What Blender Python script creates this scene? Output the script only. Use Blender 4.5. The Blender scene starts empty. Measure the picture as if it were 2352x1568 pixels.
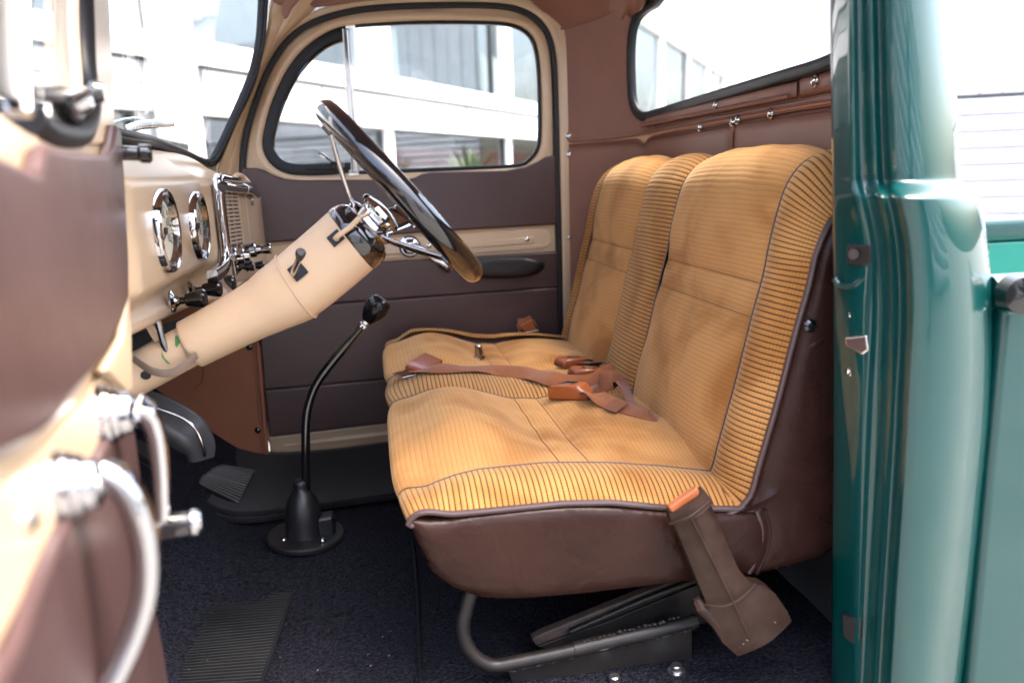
import bpy, bmesh, math, random
import numpy as np
from mathutils import Vector, Matrix
random.seed(7)
S = bpy.context.scene
COL = S.collection
R = math.radians

# ---------------------------------------------------------------- camera
# x = towards the tail of the truck, y = across the cab (away from the open
# door), z = up, metres.  The photograph is measured on a 2352 x 1568 grid.
FPX = 1829.0
CAM = Vector((0.0, 0.0, 1.35))
_yw = Vector(((850 - 1176) / FPX, (784 - 415) / FPX, -1)).normalized()
_h = Vector((math.cos(R(2)), math.sin(R(2)), 0))
_xw = (_h - _yw * _h.dot(_yw)).normalized()
_zw = _xw.cross(_yw)
ROT = Matrix((_xw, _yw, _zw))            # camera space -> world
cd = bpy.data.cameras.new('camera'); cam = bpy.data.objects.new('camera', cd); COL.objects.link(cam)
cam.matrix_world = Matrix.Translation(CAM) @ ROT.to_4x4()
cd.sensor_width = 36.0; cd.lens = FPX / 2352 * 36
cd.clip_start = 0.02; cd.clip_end = 500
cd.dof.use_dof = True; cd.dof.focus_distance = 1.62; cd.dof.aperture_fstop = 2.4; cd.dof.aperture_blades = 9
S.camera = cam

# ---------------------------------------------------------------- sky, sun, exposure
SUN_EL, SUN_AZ = 71.0, 110.0     # azimuth clockwise from +y
wd = bpy.data.worlds.new('World'); S.world = wd; wd.use_nodes = True
wn = wd.node_tree.nodes; wl = wd.node_tree.links
sky = wn.new('ShaderNodeTexSky'); sky.sky_type = 'NISHITA'; sky.sun_disc = False
sky.sun_elevation = R(SUN_EL); sky.sun_rotation = R(SUN_AZ); sky.air_density = 1.0; sky.dust_density = 7.0; sky.ozone_density = 1.0
wn['Background'].inputs['Strength'].default_value = 0.15
wl.new(sky.outputs[0], wn['Background'].inputs['Color'])
sd = bpy.data.lights.new('sun', 'SUN'); sun = bpy.data.objects.new('sun', sd); COL.objects.link(sun)
sd.energy = 0.6; sd.angle = R(30); sd.color = (1.0, 0.95, 0.88)
_sv = Vector((math.sin(R(SUN_AZ)) * math.cos(R(SUN_EL)), math.cos(R(SUN_AZ)) * math.cos(R(SUN_EL)), math.sin(R(SUN_EL))))
sun.rotation_euler = _sv.to_track_quat('Z', 'Y').to_euler(); sun.location = (0, 0, 20)
S.view_settings.view_transform = 'Standard'; S.view_settings.look = 'None'
S.view_settings.gamma = 1.0; S.view_settings.exposure = 3.0; S.view_settings.use_curve_mapping = False
S.cycles.use_denoising = True
S.cycles.max_bounces = 12; S.cycles.diffuse_bounces = 6; S.cycles.transparent_max_bounces = 16
S.cycles.sample_clamp_indirect = 8.0

# ---------------------------------------------------------------- measuring helpers
def ray(px, py): return ROT @ Vector(((px - 1176) / FPX, (784 - py) / FPX, -1))
def P(px, py, Y):                 # a point of the photo at depth y
    d = ray(px, py); return CAM + d * (Y / d.y)
def PZ(px, py, z):                # ... on a level z
    d = ray(px, py); return CAM + d * ((z - CAM.z) / d.z)
def PX(px, py, x):                # ... on the plane x
    d = ray(px, py); return CAM + d * (x / d.x)
def PN(px, py, p0, n):
    d = ray(px, py); return CAM + d * ((p0 - CAM).dot(n) / d.dot(n))
FU = Vector((math.cos(R(4)), math.sin(R(4)), 0)); FN = Vector((math.sin(R(4)), -math.cos(R(4)), 0)); F0 = Vector((0, 2.52, 0))
def FD(px, py, off=0.0): return PN(px, py, F0 + FN * off, FN)      # passenger door plane
_du = Vector((0.175, -1, 0)).normalized(); DN = Vector((-_du.y, _du.x, 0)); D0 = Vector((-0.321, 1.05, 0))
def DD(px, py, off=0.0): return PN(px, py, D0 + DN * off, DN)      # open driver door plane
def rwx(Y):                        # rear wall, plan curve
    if Y > 2.28: return 0.825 - 0.195 * min(1.3, (Y - 2.28) / 0.283) ** 2.2
    return 0.825
def RW(px, py, off=0.0):
    d = ray(px, py); lo, hi = 0.6, 2.75
    for _ in range(40):
        m = (lo + hi) / 2; p = CAM + d * (m / d.y)
        if p.x < rwx(m) - off: lo = m
        else: hi = m
    return CAM + d * (lo / d.y)

# ---------------------------------------------------------------- curves
def crs(pts, n, closed=False):
    """Catmull-Rom through pts, resampled to n points by arc length."""
    pts = [Vector(p) for p in pts]; m = len(pts); out = []
    segs = m if closed else m - 1
    for i in range(segs):
        if closed: p0, p1, p2, p3 = pts[i - 1], pts[i], pts[(i + 1) % m], pts[(i + 2) % m]
        else: p0, p1, p2, p3 = pts[max(i - 1, 0)], pts[i], pts[i + 1], pts[min(i + 2, m - 1)]
        for k in range(12):
            t = k / 12
            out.append(0.5 * ((2 * p1) + (p2 - p0) * t + (2 * p0 - 5 * p1 + 4 * p2 - p3) * t * t + (3 * p1 - p0 - 3 * p2 + p3) * t ** 3))
    out.append(pts[0].copy() if closed else pts[-1].copy())
    return resample(out, n, closed)
def resample(out, n, closed=False):
    acc = [0.0]
    for a, b in zip(out, out[1:]): acc.append(acc[-1] + (b - a).length)
    res = []; j = 0; tot = acc[-1]
    for i in range(n):
        t = tot * i / (n if closed else n - 1)
        while j < len(acc) - 2 and acc[j + 1] < t: j += 1
        d = acc[j + 1] - acc[j]
        res.append(out[j].lerp(out[j + 1], 0 if d < 1e-12 else min(1, (t - acc[j]) / d)))
    return res
def interp(tab, x):
    xs = [t[0] for t in tab]; ys = [t[1] for t in tab]
    return float(np.interp(x, xs, ys))
def pchip(tab, x):
    xs = [t[0] for t in tab]; ys = [t[1] for t in tab]; n = len(xs)
    if n < 3: return interp(tab, x)
    x = min(max(x, xs[0]), xs[-1]); k = 0
    while k < n - 2 and x > xs[k + 1]: k += 1
    def sl(i):
        if i == 0: return (ys[1] - ys[0]) / (xs[1] - xs[0])
        if i == n - 1: return (ys[-1] - ys[-2]) / (xs[-1] - xs[-2])
        a = (ys[i] - ys[i - 1]) / (xs[i] - xs[i - 1]); b = (ys[i + 1] - ys[i]) / (xs[i + 1] - xs[i])
        return 0.0 if a * b <= 0 else 2 * a * b / (a + b)
    h = xs[k + 1] - xs[k]; t = (x - xs[k]) / h
    return ys[k] * (1 + 2 * t) * (1 - t) ** 2 + sl(k) * h * t * (1 - t) ** 2 + ys[k + 1] * t * t * (3 - 2 * t) + sl(k + 1) * h * t * t * (t - 1)
def smst(x):
    x = max(0.0, min(1.0, x)); return x * x * (3 - 2 * x)

# ---------------------------------------------------------------- objects
def setp(o, parent):
    if parent is not None:
        o.parent = parent
        if parent.type == 'EMPTY': o.matrix_parent_inverse = Matrix.Translation(-parent.location)
def thing(name, label, cat, loc=(0, 0, 0), group=None):
    o = bpy.data.objects.new(name, None); COL.objects.link(o); o.location = Vector(loc); o.empty_display_size = 0.05
    o['label'] = label; o['category'] = cat
    if group: o['group'] = group
    return o
def tag(o, label=None, cat=None, group=None, kind=None):
    if label: o['label'] = label
    if cat: o['category'] = cat
    if group: o['group'] = group
    if kind: o['kind'] = kind
    return o
def mk(name, verts, faces, mat, parent=None, smooth=True, uv=None, bevel=0, bseg=3, sub=0, solid=0, angle=38, recalc=True, soff=-1):
    me = bpy.data.meshes.new(name)
    me.from_pydata([tuple(v) for v in verts], [], faces)
    if recalc:
        bm = bmesh.new(); bm.from_mesh(me); bmesh.ops.recalc_face_normals(bm, faces=bm.faces); bm.to_mesh(me); bm.free()
    if uv is not None:
        lay = me.uv_layers.new(name='UVMap')
        for lp in me.loops: lay.data[lp.index].uv = uv[lp.vertex_index]
    if smooth:
        me.shade_smooth()
        if not bevel: me.set_sharp_from_angle(angle=R(angle))
    if mat: me.materials.append(mat)
    o = bpy.data.objects.new(name, me); COL.objects.link(o); setp(o, parent)
    if solid:
        m = o.modifiers.new('Solidify', 'SOLIDIFY'); m.thickness = solid; m.offset = soff
    if bevel:
        m = o.modifiers.new('Bevel', 'BEVEL'); m.width = bevel; m.segments = bseg; m.limit_method = 'ANGLE'; m.angle_limit = R(30); m.harden_normals = True
    if sub:
        m = o.modifiers.new('Subsurf', 'SUBSURF'); m.levels = sub; m.render_levels = sub
    return o
def put(name, me, mat4, parent=None):           # shared-mesh copy at a matrix
    o = bpy.data.objects.new(name, me); COL.objects.link(o); o.matrix_basis = mat4; setp(o, parent); return o
def frame_mat(origin, zdir, xhint=Vector((1, 0, 0))):
    z = Vector(zdir).normalized(); x = (Vector(xhint) - z * z.dot(Vector(xhint)))
    if x.length < 1e-4: x = z.orthogonal()
    x.normalize(); y = z.cross(x)
    return Matrix.Translation(origin) @ Matrix((x, y, z)).transposed().to_4x4()
def prism(name, pts, n, mat, parent=None, bevel=0.0, bseg=3, **k):
    pts = [Vector(p) for p in pts]; m = len(pts); n = Vector(n)
    v = pts + [p + n for p in pts]
    f = [list(range(m)), list(range(2 * m - 1, m - 1, -1))] + [[i, (i + 1) % m, m + (i + 1) % m, m + i] for i in range(m)]
    return mk(name, v, f, mat, parent, bevel=bevel, bseg=bseg, **k)
def boxo(name, c, ax, mat, parent=None, bevel=0.0, bseg=2):
    """box: centre c, three half-axis vectors"""
    c = Vector(c); a, b, d = [Vector(t) for t in ax]
    v = [c + a * i + b * j + d * k for i in (-1, 1) for j in (-1, 1) for k in (-1, 1)]
    f = [(0, 1, 3, 2), (4, 6, 7, 5), (0, 4, 5, 1), (2, 3, 7, 6), (0, 2, 6, 4), (1, 5, 7, 3)]
    return mk(name, v, f, mat, parent, bevel=bevel, bseg=bseg)
def sweep(name, path, prof, mat, parent=None, closed=False, up=None, scale=None, caps=True, **k):
    """sweep a closed 2-D profile [(a,b)] along path; up fixes the frame (vector or list)"""
    path = [Vector(p) for p in path]; n = len(path); m = len(prof); v = []; f = []
    pu = None
    for i, p in enumerate(path):
        if closed: t = path[(i + 1) % n] - path[i - 1]
        else: t = path[min(i + 1, n - 1)] - path[max(i - 1, 0)]
        t.normalize()
        if up is not None:
            u = Vector(up[i]) if isinstance(up, list) else Vector(up)
        else: u = pu if pu is not None else t.orthogonal()
        u = u - t * u.dot(t)
        if u.length < 1e-6: u = t.orthogonal()
        u.normalize(); pu = u; s = t.cross(u)
        sc = 1.0 if scale is None else scale[i]
        sa, sb = sc if isinstance(sc, tuple) else (sc, sc)
        v += [p + s * (a * sa) + u * (b * sb) for a, b in prof]
    for i in range(n if closed else n - 1):
        j = (i + 1) % n
        for q in range(m): f.append([i * m + q, i * m + (q + 1) % m, j * m + (q + 1) % m, j * m + q])
    if caps and not closed:
        f.append(list(range(m))[::-1]); f.append([(n - 1) * m + q for q in range(m)])
    return mk(name, v, f, mat, parent, **k)
def circ(r, n=12, ry=None): return [(r * math.cos(2 * math.pi * i / n), (ry or r) * math.sin(2 * math.pi * i / n)) for i in range(n)]
def rrect(a, b, r, q=3):
    out = []
    for cx, cy, s in ((a - r, b - r, 0), (-a + r, b - r, 90), (-a + r, -b + r, 180), (a - r, -b + r, 270)):
        for i in range(q + 1):
            t = R(s + 90 * i / q); out.append((cx + r * math.cos(t), cy + r * math.sin(t)))
    return out
def tube(name, path, r, mat, parent=None, seg=12, radii=None, **k):
    return sweep(name, path, circ(1.0, seg), mat, parent, scale=(radii if radii else [r] * len(path)), **k)
def lathe_data(prof, seg=28, caps=True):
    v = []; f = []
    for r, h in prof:
        r = max(r, 1e-5)
        v += [(r * math.cos(2 * math.pi * i / seg), r * math.sin(2 * math.pi * i / seg), h) for i in range(seg)]
    for j in range(len(prof) - 1):
        for i in range(seg): f.append([j * seg + i, j * seg + (i + 1) % seg, (j + 1) * seg + (i + 1) % seg, (j + 1) * seg + i])
    if caps: f.append(list(range(seg))[::-1]); f.append([(len(prof) - 1) * seg + i for i in range(seg)])
    return v, f
def lathe(name, prof, o, axis, mat, parent=None, seg=28, angle=30, caps=True):
    v, f = lathe_data(prof, seg, caps); M4 = frame_mat(Vector(o), axis)
    return mk(name, [M4 @ Vector(p) for p in v], f, mat, parent, angle=angle)
def lathe_mesh(name, prof, mat, seg=16):
    v, f = lathe_data(prof, seg); me = bpy.data.meshes.new(name); me.from_pydata(v, [], f)
    me.shade_smooth(); me.set_sharp_from_angle(angle=R(35)); me.materials.append(mat); return me
def grid(name, fn, nu, nv, mat, parent=None, uvf=None, **k):
    v = []; f = []; uv = [] if uvf else None
    for i in range(nu):
        for j in range(nv):
            v.append(fn(i / (nu - 1), j / (nv - 1)))
            if uvf: uv.append(uvf(i / (nu - 1), j / (nv - 1)))
    for i in range(nu - 1):
        for j in range(nv - 1): f.append([i * nv + j, i * nv + j + 1, (i + 1) * nv + j + 1, (i + 1) * nv + j])
    return mk(name, v, f, mat, parent, uv=uv, **k)
def loft(name, rows, mat, parent=None, closed=False, caps=False, **k):
    n = len(rows[0]); v = [p for r in rows for p in r]; f = []
    for i in range(len(rows) - 1):
        for j in range(n if closed else n - 1):
            q = (j + 1) % n; f.append([i * n + j, i * n + q, (i + 1) * n + q, (i + 1) * n + j])
    if caps: f.append(list(range(n))[::-1]); f.append([(len(rows) - 1) * n + j for j in range(n)])
    return mk(name, v, f, mat, parent, **k)
def angring(c, loop, ang):
    """distance from 2-D point c to a closed polyline in direction ang"""
    dx, dy = math.cos(ang), math.sin(ang); best = None
    for (x1, y1), (x2, y2) in zip(loop, loop[1:] + loop[:1]):
        ex, ey = x2 - x1, y2 - y1; den = dx * ey - dy * ex
        if abs(den) < 1e-12: continue
        t = ((x1 - c[0]) * ey - (y1 - c[1]) * ex) / den; u = ((x1 - c[0]) * dy - (y1 - c[1]) * dx) / den
        if t > 0 and -1e-9 <= u <= 1 + 1e-9 and (best is None or t > best): best = t
    return best
def loop2(pts, n=120): return [(p.x, p.y) for p in crs([(x, y, 0) for x, y in pts], n, True)]

# ---------------------------------------------------------------- materials
def srgb(r, g, b):
    f = lambda c: (c / 255 / 12.92) if c / 255 <= 0.04045 else ((c / 255 + 0.055) / 1.055) ** 2.4
    return (f(r), f(g), f(b), 1)
def lin(r, g, b): return (r, g, b, 1)
def mat(name, col, rough=0.5, metal=0.0, var=0.0, vscale=8.0, bump=0.0, bscale=200.0, coat=0.0, sheen=0.0, spec=0.5, rvar=0.0, col2=None, bdist=0.001, bkind='noise', bump2=0.0, b2scale=12.0, b2dist=0.006, coat_rough=0.03, coat_ior=1.5):
    m = bpy.data.materials.new(name); m.use_nodes = True; nt = m.node_tree; N = nt.nodes; L = nt.links
    b = N['Principled BSDF']
    b.inputs['Base Color'].default_value = col; b.inputs['Roughness'].default_value = rough; b.inputs['Metallic'].default_value = metal
    b.inputs['Specular IOR Level'].default_value = spec
    b.inputs['Coat Weight'].default_value = coat; b.inputs['Coat Roughness'].default_value = coat_rough; b.inputs['Coat IOR'].default_value = coat_ior
    b.inputs['Sheen Weight'].default_value = sheen
    tc = N.new('ShaderNodeTexCoord')
    if var > 0 or col2:
        n = N.new('ShaderNodeTexNoise'); n.inputs['Scale'].default_value = vscale; n.inputs['Detail'].default_value = 5; n.inputs['Roughness'].default_value = 0.6
        L.new(tc.outputs['Object'], n.inputs['Vector'])
        mx = N.new('ShaderNodeMix'); mx.data_type = 'RGBA'
        c2 = col2 or tuple(min(1, c * (1 + var)) for c in col[:3]) + (1,)
        c1 = col if col2 else tuple(c * (1 - var) for c in col[:3]) + (1,)
        mx.inputs['A'].default_value = c1; mx.inputs['B'].default_value = c2
        mr = N.new('ShaderNodeMapRange'); mr.inputs['From Min'].default_value = 0.3; mr.inputs['From Max'].default_value = 0.7
        L.new(n.outputs['Fac'], mr.inputs['Value']); L.new(mr.outputs[0], mx.inputs['Factor']); L.new(mx.outputs['Result'], b.inputs['Base Color'])
        if rvar:
            r = N.new('ShaderNodeMapRange'); r.inputs['From Min'].default_value = 0.3; r.inputs['From Max'].default_value = 0.7
            r.inputs['To Min'].default_value = max(0, rough - rvar); r.inputs['To Max'].default_value = min(1, rough + rvar)
            L.new(n.outputs['Fac'], r.inputs['Value']); L.new(r.outputs[0], b.inputs['Roughness'])
    if bump > 0:
        if bkind == 'voronoi':
            t = N.new('ShaderNodeTexVoronoi'); t.inputs['Scale'].default_value = bscale; out = t.outputs['Distance']
        else:
            t = N.new('ShaderNodeTexNoise'); t.inputs['Scale'].default_value = bscale; t.inputs['Detail'].default_value = 3; out = t.outputs['Fac']
        L.new(tc.outputs['Object'], t.inputs['Vector'])
        bp = N.new('ShaderNodeBump'); bp.inputs['Strength'].default_value = bump; bp.inputs['Distance'].default_value = bdist
        L.new(out, bp.inputs['Height']); L.new(bp.outputs[0], b.inputs['Normal'])
        if bump2 > 0:
            t2 = N.new('ShaderNodeTexNoise'); t2.inputs['Scale'].default_value = b2scale; t2.inputs['Detail'].default_value = 4; t2.inputs['Distortion'].default_value = 1.2
            L.new(tc.outputs['Object'], t2.inputs['Vector'])
            b2 = N.new('ShaderNodeBump'); b2.inputs['Strength'].default_value = bump2; b2.inputs['Distance'].default_value = b2dist
            L.new(t2.outputs['Fac'], b2.inputs['Height']); L.new(b2.outputs[0], bp.inputs['Normal'])
    return m
def glass(name, tint=(0.97, 0.985, 0.98), ior=1.45, rough=0.0, graze=0.75):
    m = bpy.data.materials.new(name); m.use_nodes = True; nt = m.node_tree; N = nt.nodes; L = nt.links
    N.remove(N['Principled BSDF']); o = N['Material Output']
    tr = N.new('ShaderNodeBsdfTransparent'); tr.inputs[0].default_value = tint + (1,)
    gl = N.new('ShaderNodeBsdfGlossy'); gl.inputs['Roughness'].default_value = rough
    lw = N.new('ShaderNodeLayerWeight'); lw.inputs['Blend'].default_value = 0.5
    pw = N.new('ShaderNodeMath'); pw.operation = 'POWER'; pw.inputs[1].default_value = 5.0; L.new(lw.outputs['Facing'], pw.inputs[0])
    f0 = ((ior - 1) / (ior + 1)) ** 2 * 2
    fr = N.new('ShaderNodeMath'); fr.operation = 'MULTIPLY_ADD'; fr.inputs[1].default_value = graze; fr.inputs[2].default_value = f0; L.new(pw.outputs[0], fr.inputs[0])
    mx = N.new('ShaderNodeMixShader'); L.new(fr.outputs[0], mx.inputs[0]); L.new(tr.outputs[0], mx.inputs[1]); L.new(gl.outputs[0], mx.inputs[2])
    L.new(mx.outputs[0], o.inputs['Surface']); return m
def cloth(name, base, nap, line, row, roww, col, colw, lineamt, colamt, bump=0.5):
    """woven pile: dark lines across (uv.x, metres) and fine ribs (uv.y)"""
    m = bpy.data.materials.new(name); m.use_nodes = True; nt = m.node_tree; N = nt.nodes; L = nt.links
    b = N['Principled BSDF']; b.inputs['Roughness'].default_value = 0.85; b.inputs['Specular IOR Level'].default_value = 0.15
    b.inputs['Sheen Weight'].default_value = 0.35; b.inputs['Sheen Roughness'].default_value = 0.45; b.inputs['Sheen Tint'].default_value = (1.0, 0.8, 0.5, 1)
    uvn = N.new('ShaderNodeUVMap'); sp = N.new('ShaderNodeSeparateXYZ')
    tc = N.new('ShaderNodeTexCoord')
    wob = N.new('ShaderNodeTexNoise'); wob.inputs['Scale'].default_value = 9; wob.inputs['Detail'].default_value = 2
    L.new(tc.outputs['Object'], wob.inputs['Vector'])
    L.new(uvn.outputs[0], sp.inputs[0])
    def mth(op, a, bb=None, c=None):
        n = N.new('ShaderNodeMath'); n.operation = op
        for i, x in enumerate((a, bb, c)):
            if x is None: continue
            if isinstance(x, (int, float)): n.inputs[i].default_value = x
            else: L.new(x, n.inputs[i])
        return n.outputs[0]
    def stripe(src, per, w, wa):
        u = mth('ADD', src, mth('MULTIPLY', wob.outputs['Fac'], wa))
        fr = mth('FRACT', mth('DIVIDE', u, per))
        d = mth('ABSOLUTE', mth('SUBTRACT', fr, 0.5))          # 0 at line centre
        mr = N.new('ShaderNodeMapRange'); mr.interpolation_type = 'SMOOTHSTEP'
        mr.inputs['From Min'].default_value = w * 0.5 + 0.10; mr.inputs['From Max'].default_value = max(0.0, w * 0.5 - 0.06)
        L.new(d, mr.inputs['Value']); return mr.outputs[0], d
    s1, d1 = stripe(sp.outputs['X'], row, roww, 0.004); s2, d2 = stripe(sp.outputs['Y'], col, colw, 0.003)
    n1 = N.new('ShaderNodeTexNoise'); n1.inputs['Scale'].default_value = 5.5; n1.inputs['Detail'].default_value = 3; n1.inputs['Distortion'].default_value = 0.6
    L.new(tc.outputs['Object'], n1.inputs['Vector'])
    mr = N.new('ShaderNodeMapRange'); mr.inputs['From Min'].default_value = 0.42; mr.inputs['From Max'].default_value = 0.70; mr.interpolation_type = 'SMOOTHSTEP'
    L.new(n1.outputs['Fac'], mr.inputs['Value'])
    n2 = N.new('ShaderNodeTexNoise'); n2.inputs['Scale'].default_value = 420; n2.inputs['Detail'].default_value = 2
    L.new(tc.outputs['Object'], n2.inputs['Vector'])
    def mix(fac, a, bcol):
        x = N.new('ShaderNodeMix'); x.data_type = 'RGBA'
        if isinstance(fac, float): x.inputs['Factor'].default_value = fac
        else: L.new(fac, x.inputs['Factor'])
        for k, c in (('A', a), ('B', bcol)):
            if isinstance(c, tuple): x.inputs[k].default_value = c
            else: L.new(c, x.inputs[k])
        return x.outputs['Result']
    c = mix(mr.outputs[0], base, nap)
    c = mix(mth('MULTIPLY', mth('SUBTRACT', n2.outputs['Fac'], 0.35), 0.5), c, nap)
    c = mix(mth('MULTIPLY', s2, colamt), c, line)
    c = mix(mth('MULTIPLY', s1, lineamt), c, line)
    L.new(c, b.inputs['Base Color'])
    hgt = mth('ADD', mth('MULTIPLY', d1, 1.0), mth('MULTIPLY', d2, 0.35))
    hgt = mth('ADD', hgt, mth('MULTIPLY', n2.outputs['Fac'], 0.25))
    bp = N.new('ShaderNodeBump'); bp.inputs['Strength'].default_value = bump; bp.inputs['Distance'].default_value = 0.0022
    L.new(hgt, bp.inputs['Height']); L.new(bp.outputs[0], b.inputs['Normal'])
    return m

TAN = mat('tan_paint', lin(0.56, 0.41, 0.265), rough=0.32, var=0.04, vscale=3, coat=0.25, coat_rough=0.15, bump=0.03, bscale=60)
TAN_PLASTIC = mat('tan_plastic', lin(0.57, 0.405, 0.26), spec=0.35, rough=0.42, var=0.05, vscale=5, bump=0.06, bscale=500, bdist=0.0003)
LEATHER = mat('dark_brown_vinyl', lin(0.062, 0.033, 0.031), spec=0.40, rough=0.40, var=0.10, vscale=6, bump=0.30, bscale=420, bdist=0.0008, rvar=0.06, bump2=0.35, b2scale=7.0, b2dist=0.008, coat=0.30, coat_rough=0.34)
SEATVINYL = mat('seat_side_vinyl', lin(0.026, 0.0108, 0.0078), spec=0.15, rough=0.30, var=0.25, vscale=7, bump=0.25, bscale=420, bdist=0.0006, rvar=0.10, bump2=0.55, b2scale=9.0, b2dist=0.010)
LINER = mat('red_brown_vinyl', lin(0.215, 0.100, 0.070), spec=0.36, rough=0.46, var=0.07, vscale=5, bump=0.35, bscale=330, bdist=0.0007, rvar=0.06)
KICK = mat('orange_brown_board', lin(0.29, 0.112, 0.058), spec=0.3, rough=0.5, var=0.08, vscale=9, bump=0.3, bscale=300, bdist=0.0006)
PEDALPAD = mat('grey_black_pedal_rubber', lin(0.060, 0.060, 0.061), rough=0.4, bump=0.1, bscale=200)
WORNRUB = mat('worn_rib_rubber', lin(0.12, 0.12, 0.12), rough=0.45)
STITCH = mat('stitch_thread', lin(0.24, 0.16, 0.15), rough=0.8)
SEAM = mat('sunk_seam', lin(0.20, 0.085, 0.028), rough=0.9)
STITCH_BROWN = mat('brown_thread', lin(0.10, 0.045, 0.032), rough=0.8)
RUBBER = mat('black_rubber', lin(0.010, 0.011, 0.013), spec=0.28, rough=0.40, var=0.15, vscale=30, bump=0.08, bscale=200)
MATTE_BLACK = mat('matte_black', lin(0.010, 0.010, 0.012), rough=0.6)
PLASTIC = mat('black_plastic', lin(0.012, 0.012, 0.013), rough=0.38, bump=0.15, bscale=700, bdist=0.0004)
GLOSS_BLACK = mat('gloss_black_enamel', lin(0.006, 0.006, 0.007), rough=0.10, coat=1.0, var=0.2, vscale=20)
SATIN_BLACK = mat('satin_black_knob', lin(0.006, 0.006, 0.007), rough=0.2, spec=0.35, var=0.2, vscale=20)
STRAPGREY = mat('grey_brown_strap', lin(0.20, 0.145, 0.105), rough=0.6, bump=0.4, bscale=500, bdist=0.0005)
CHROME = mat('chrome', lin(0.54, 0.545, 0.56), rough=0.05, metal=1.0, bump=0.03, bscale=90, bdist=0.0005)
DULL_CHROME = mat('worn_chrome', lin(0.62, 0.61, 0.60), rough=0.2, metal=1.0, var=0.15, vscale=60)
STEEL = mat('zinc_steel', lin(0.55, 0.55, 0.54), rough=0.3, metal=1.0, var=0.2, vscale=80)
IRON = mat('black_frame_paint', lin(0.010, 0.010, 0.011), spec=0.35, rough=0.40, col2=lin(0.024, 0.019, 0.016), vscale=22, bump=0.3, bscale=70, bdist=0.001)
RUST = mat('rusty_steel', lin(0.07, 0.045, 0.032), rough=0.7, col2=lin(0.03, 0.026, 0.024), vscale=60, bump=0.3, bscale=150)
TEAL = mat('teal_car_paint', lin(0.0004, 0.043, 0.040), rough=0.35, var=0.03, vscale=4, coat=1.0, coat_rough=0.012, coat_ior=1.55, spec=0.15)
TEALIN = mat('teal_bed_paint', lin(0.002, 0.16, 0.125), rough=0.4, var=0.05, vscale=9)
CARPET = mat('loop_carpet', lin(0.0016, 0.0016, 0.0026), rough=0.95, spec=0.08, col2=lin(0.025, 0.026, 0.037), vscale=150, bump=1.0, bscale=200, bdist=0.005, bkind='voronoi')
FELT = mat('smooth_black_carpet', lin(0.011, 0.011, 0.0125), rough=0.9, spec=0.15, var=0.3, vscale=60, sheen=0.1, bump=0.3, bscale=600)
RUBMAT = mat('dusty_rubber_mat', lin(0.005, 0.0053, 0.006), spec=0.3, rough=0.5, col2=lin(0.013, 0.013, 0.013), vscale=7, bump=0.2, bscale=90, rvar=0.1)
BELT = mat('orange_brown_belt_plastic', lin(0.30, 0.080, 0.020), rough=0.3, var=0.1, vscale=30, coat=0.2)
BELTDK = mat('brown_belt_plastic', lin(0.24, 0.062, 0.022), rough=0.32, var=0.12, vscale=30, coat=0.2)
WEB = mat('belt_webbing', lin(0.225, 0.078, 0.030), spec=0.15, rough=0.6, var=0.12, vscale=40, bump=0.5, bscale=600, bdist=0.0006, sheen=0.2)
WEBDK = mat('dark_belt_webbing', lin(0.15, 0.052, 0.024), spec=0.15, rough=0.6, var=0.12, vscale=40, bump=0.5, bscale=600, bdist=0.0006, sheen=0.2)
HOLSTER = mat('brown_holster_plastic', lin(0.028, 0.0150, 0.0105), spec=0.16, rough=0.45, col2=lin(0.046, 0.026, 0.019), vscale=30, bump=0.15, bscale=120)
WORN = mat('chewed_plastic_edge', lin(0.19, 0.13, 0.09), rough=0.9, var=0.3, vscale=200)
DIAL = mat('cream_dial', lin(0.78, 0.72, 0.60), rough=0.5, var=0.05)
INK = mat('dial_ink', lin(0.03, 0.02, 0.015), rough=0.6)
GOLD = mat('shift_pattern_gold', lin(0.5, 0.33, 0.16), rough=0.4)
GREENTAPE = mat('green_paint_mark', lin(0.06, 0.22, 0.07), rough=0.6)
GLASS = glass('window_glass')
DARKCHROME = mat('mirror_bar', lin(0.42, 0.41, 0.40), rough=0.12, metal=1.0, var=0.2, vscale=15)
LENS = glass('gauge_lens', tint=(0.98, 0.98, 0.96), ior=1.3, graze=0.15)
PADCLOTH = cloth('tan_grid_velour', lin(0.52, 0.264, 0.088), lin(0.31, 0.122, 0.026), lin(0.12, 0.048, 0.016), 0.0088, 0.08, 0.0058, 0.16, 0.40, 0.30)
WALECLOTH = cloth('tan_striped_corduroy', lin(0.48, 0.236, 0.074), lin(0.33, 0.138, 0.032), lin(0.035, 0.014, 0.008), 0.0094, 0.22, 0.0046, 0.2, 0.95, 0.22, bump=0.9)
PIPING = mat('grey_brown_piping', lin(0.07, 0.055, 0.06), rough=0.4, var=0.1)
WHITEWALL = mat('white_render', lin(0.80, 0.80, 0.79), rough=0.7, var=0.03, vscale=1.5, bump=0.1, bscale=20)
WHITEFRAME = mat('white_window_frame', lin(0.82, 0.82, 0.82), rough=0.35)
GAPSHADE = mat('grey_gap_shade', lin(0.10, 0.11, 0.12), rough=0.8)
GREYPANEL = mat('pale_grey_panel', lin(0.62, 0.63, 0.63), rough=0.5, var=0.03, vscale=2)
DARKPANE = mat('reflective_pane', lin(0.07, 0.085, 0.09), rough=0.04, spec=1.0, coat=1.0, coat_ior=1.9)
ROOM = mat('room_wall', lin(0.58, 0.62, 0.64), rough=0.8, var=0.2, vscale=1.2)
CURTAIN = mat('white_curtain', lin(0.75, 0.75, 0.74), rough=0.8)
REDREFLECT = mat('reflected_red_bar', lin(0.45, 0.03, 0.03), rough=0.5)
CONCRETE = mat('concrete_yard', lin(0.17, 0.165, 0.155), rough=0.85, var=0.15, vscale=1.5, bump=0.3, bscale=30, bdist=0.004)
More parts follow.
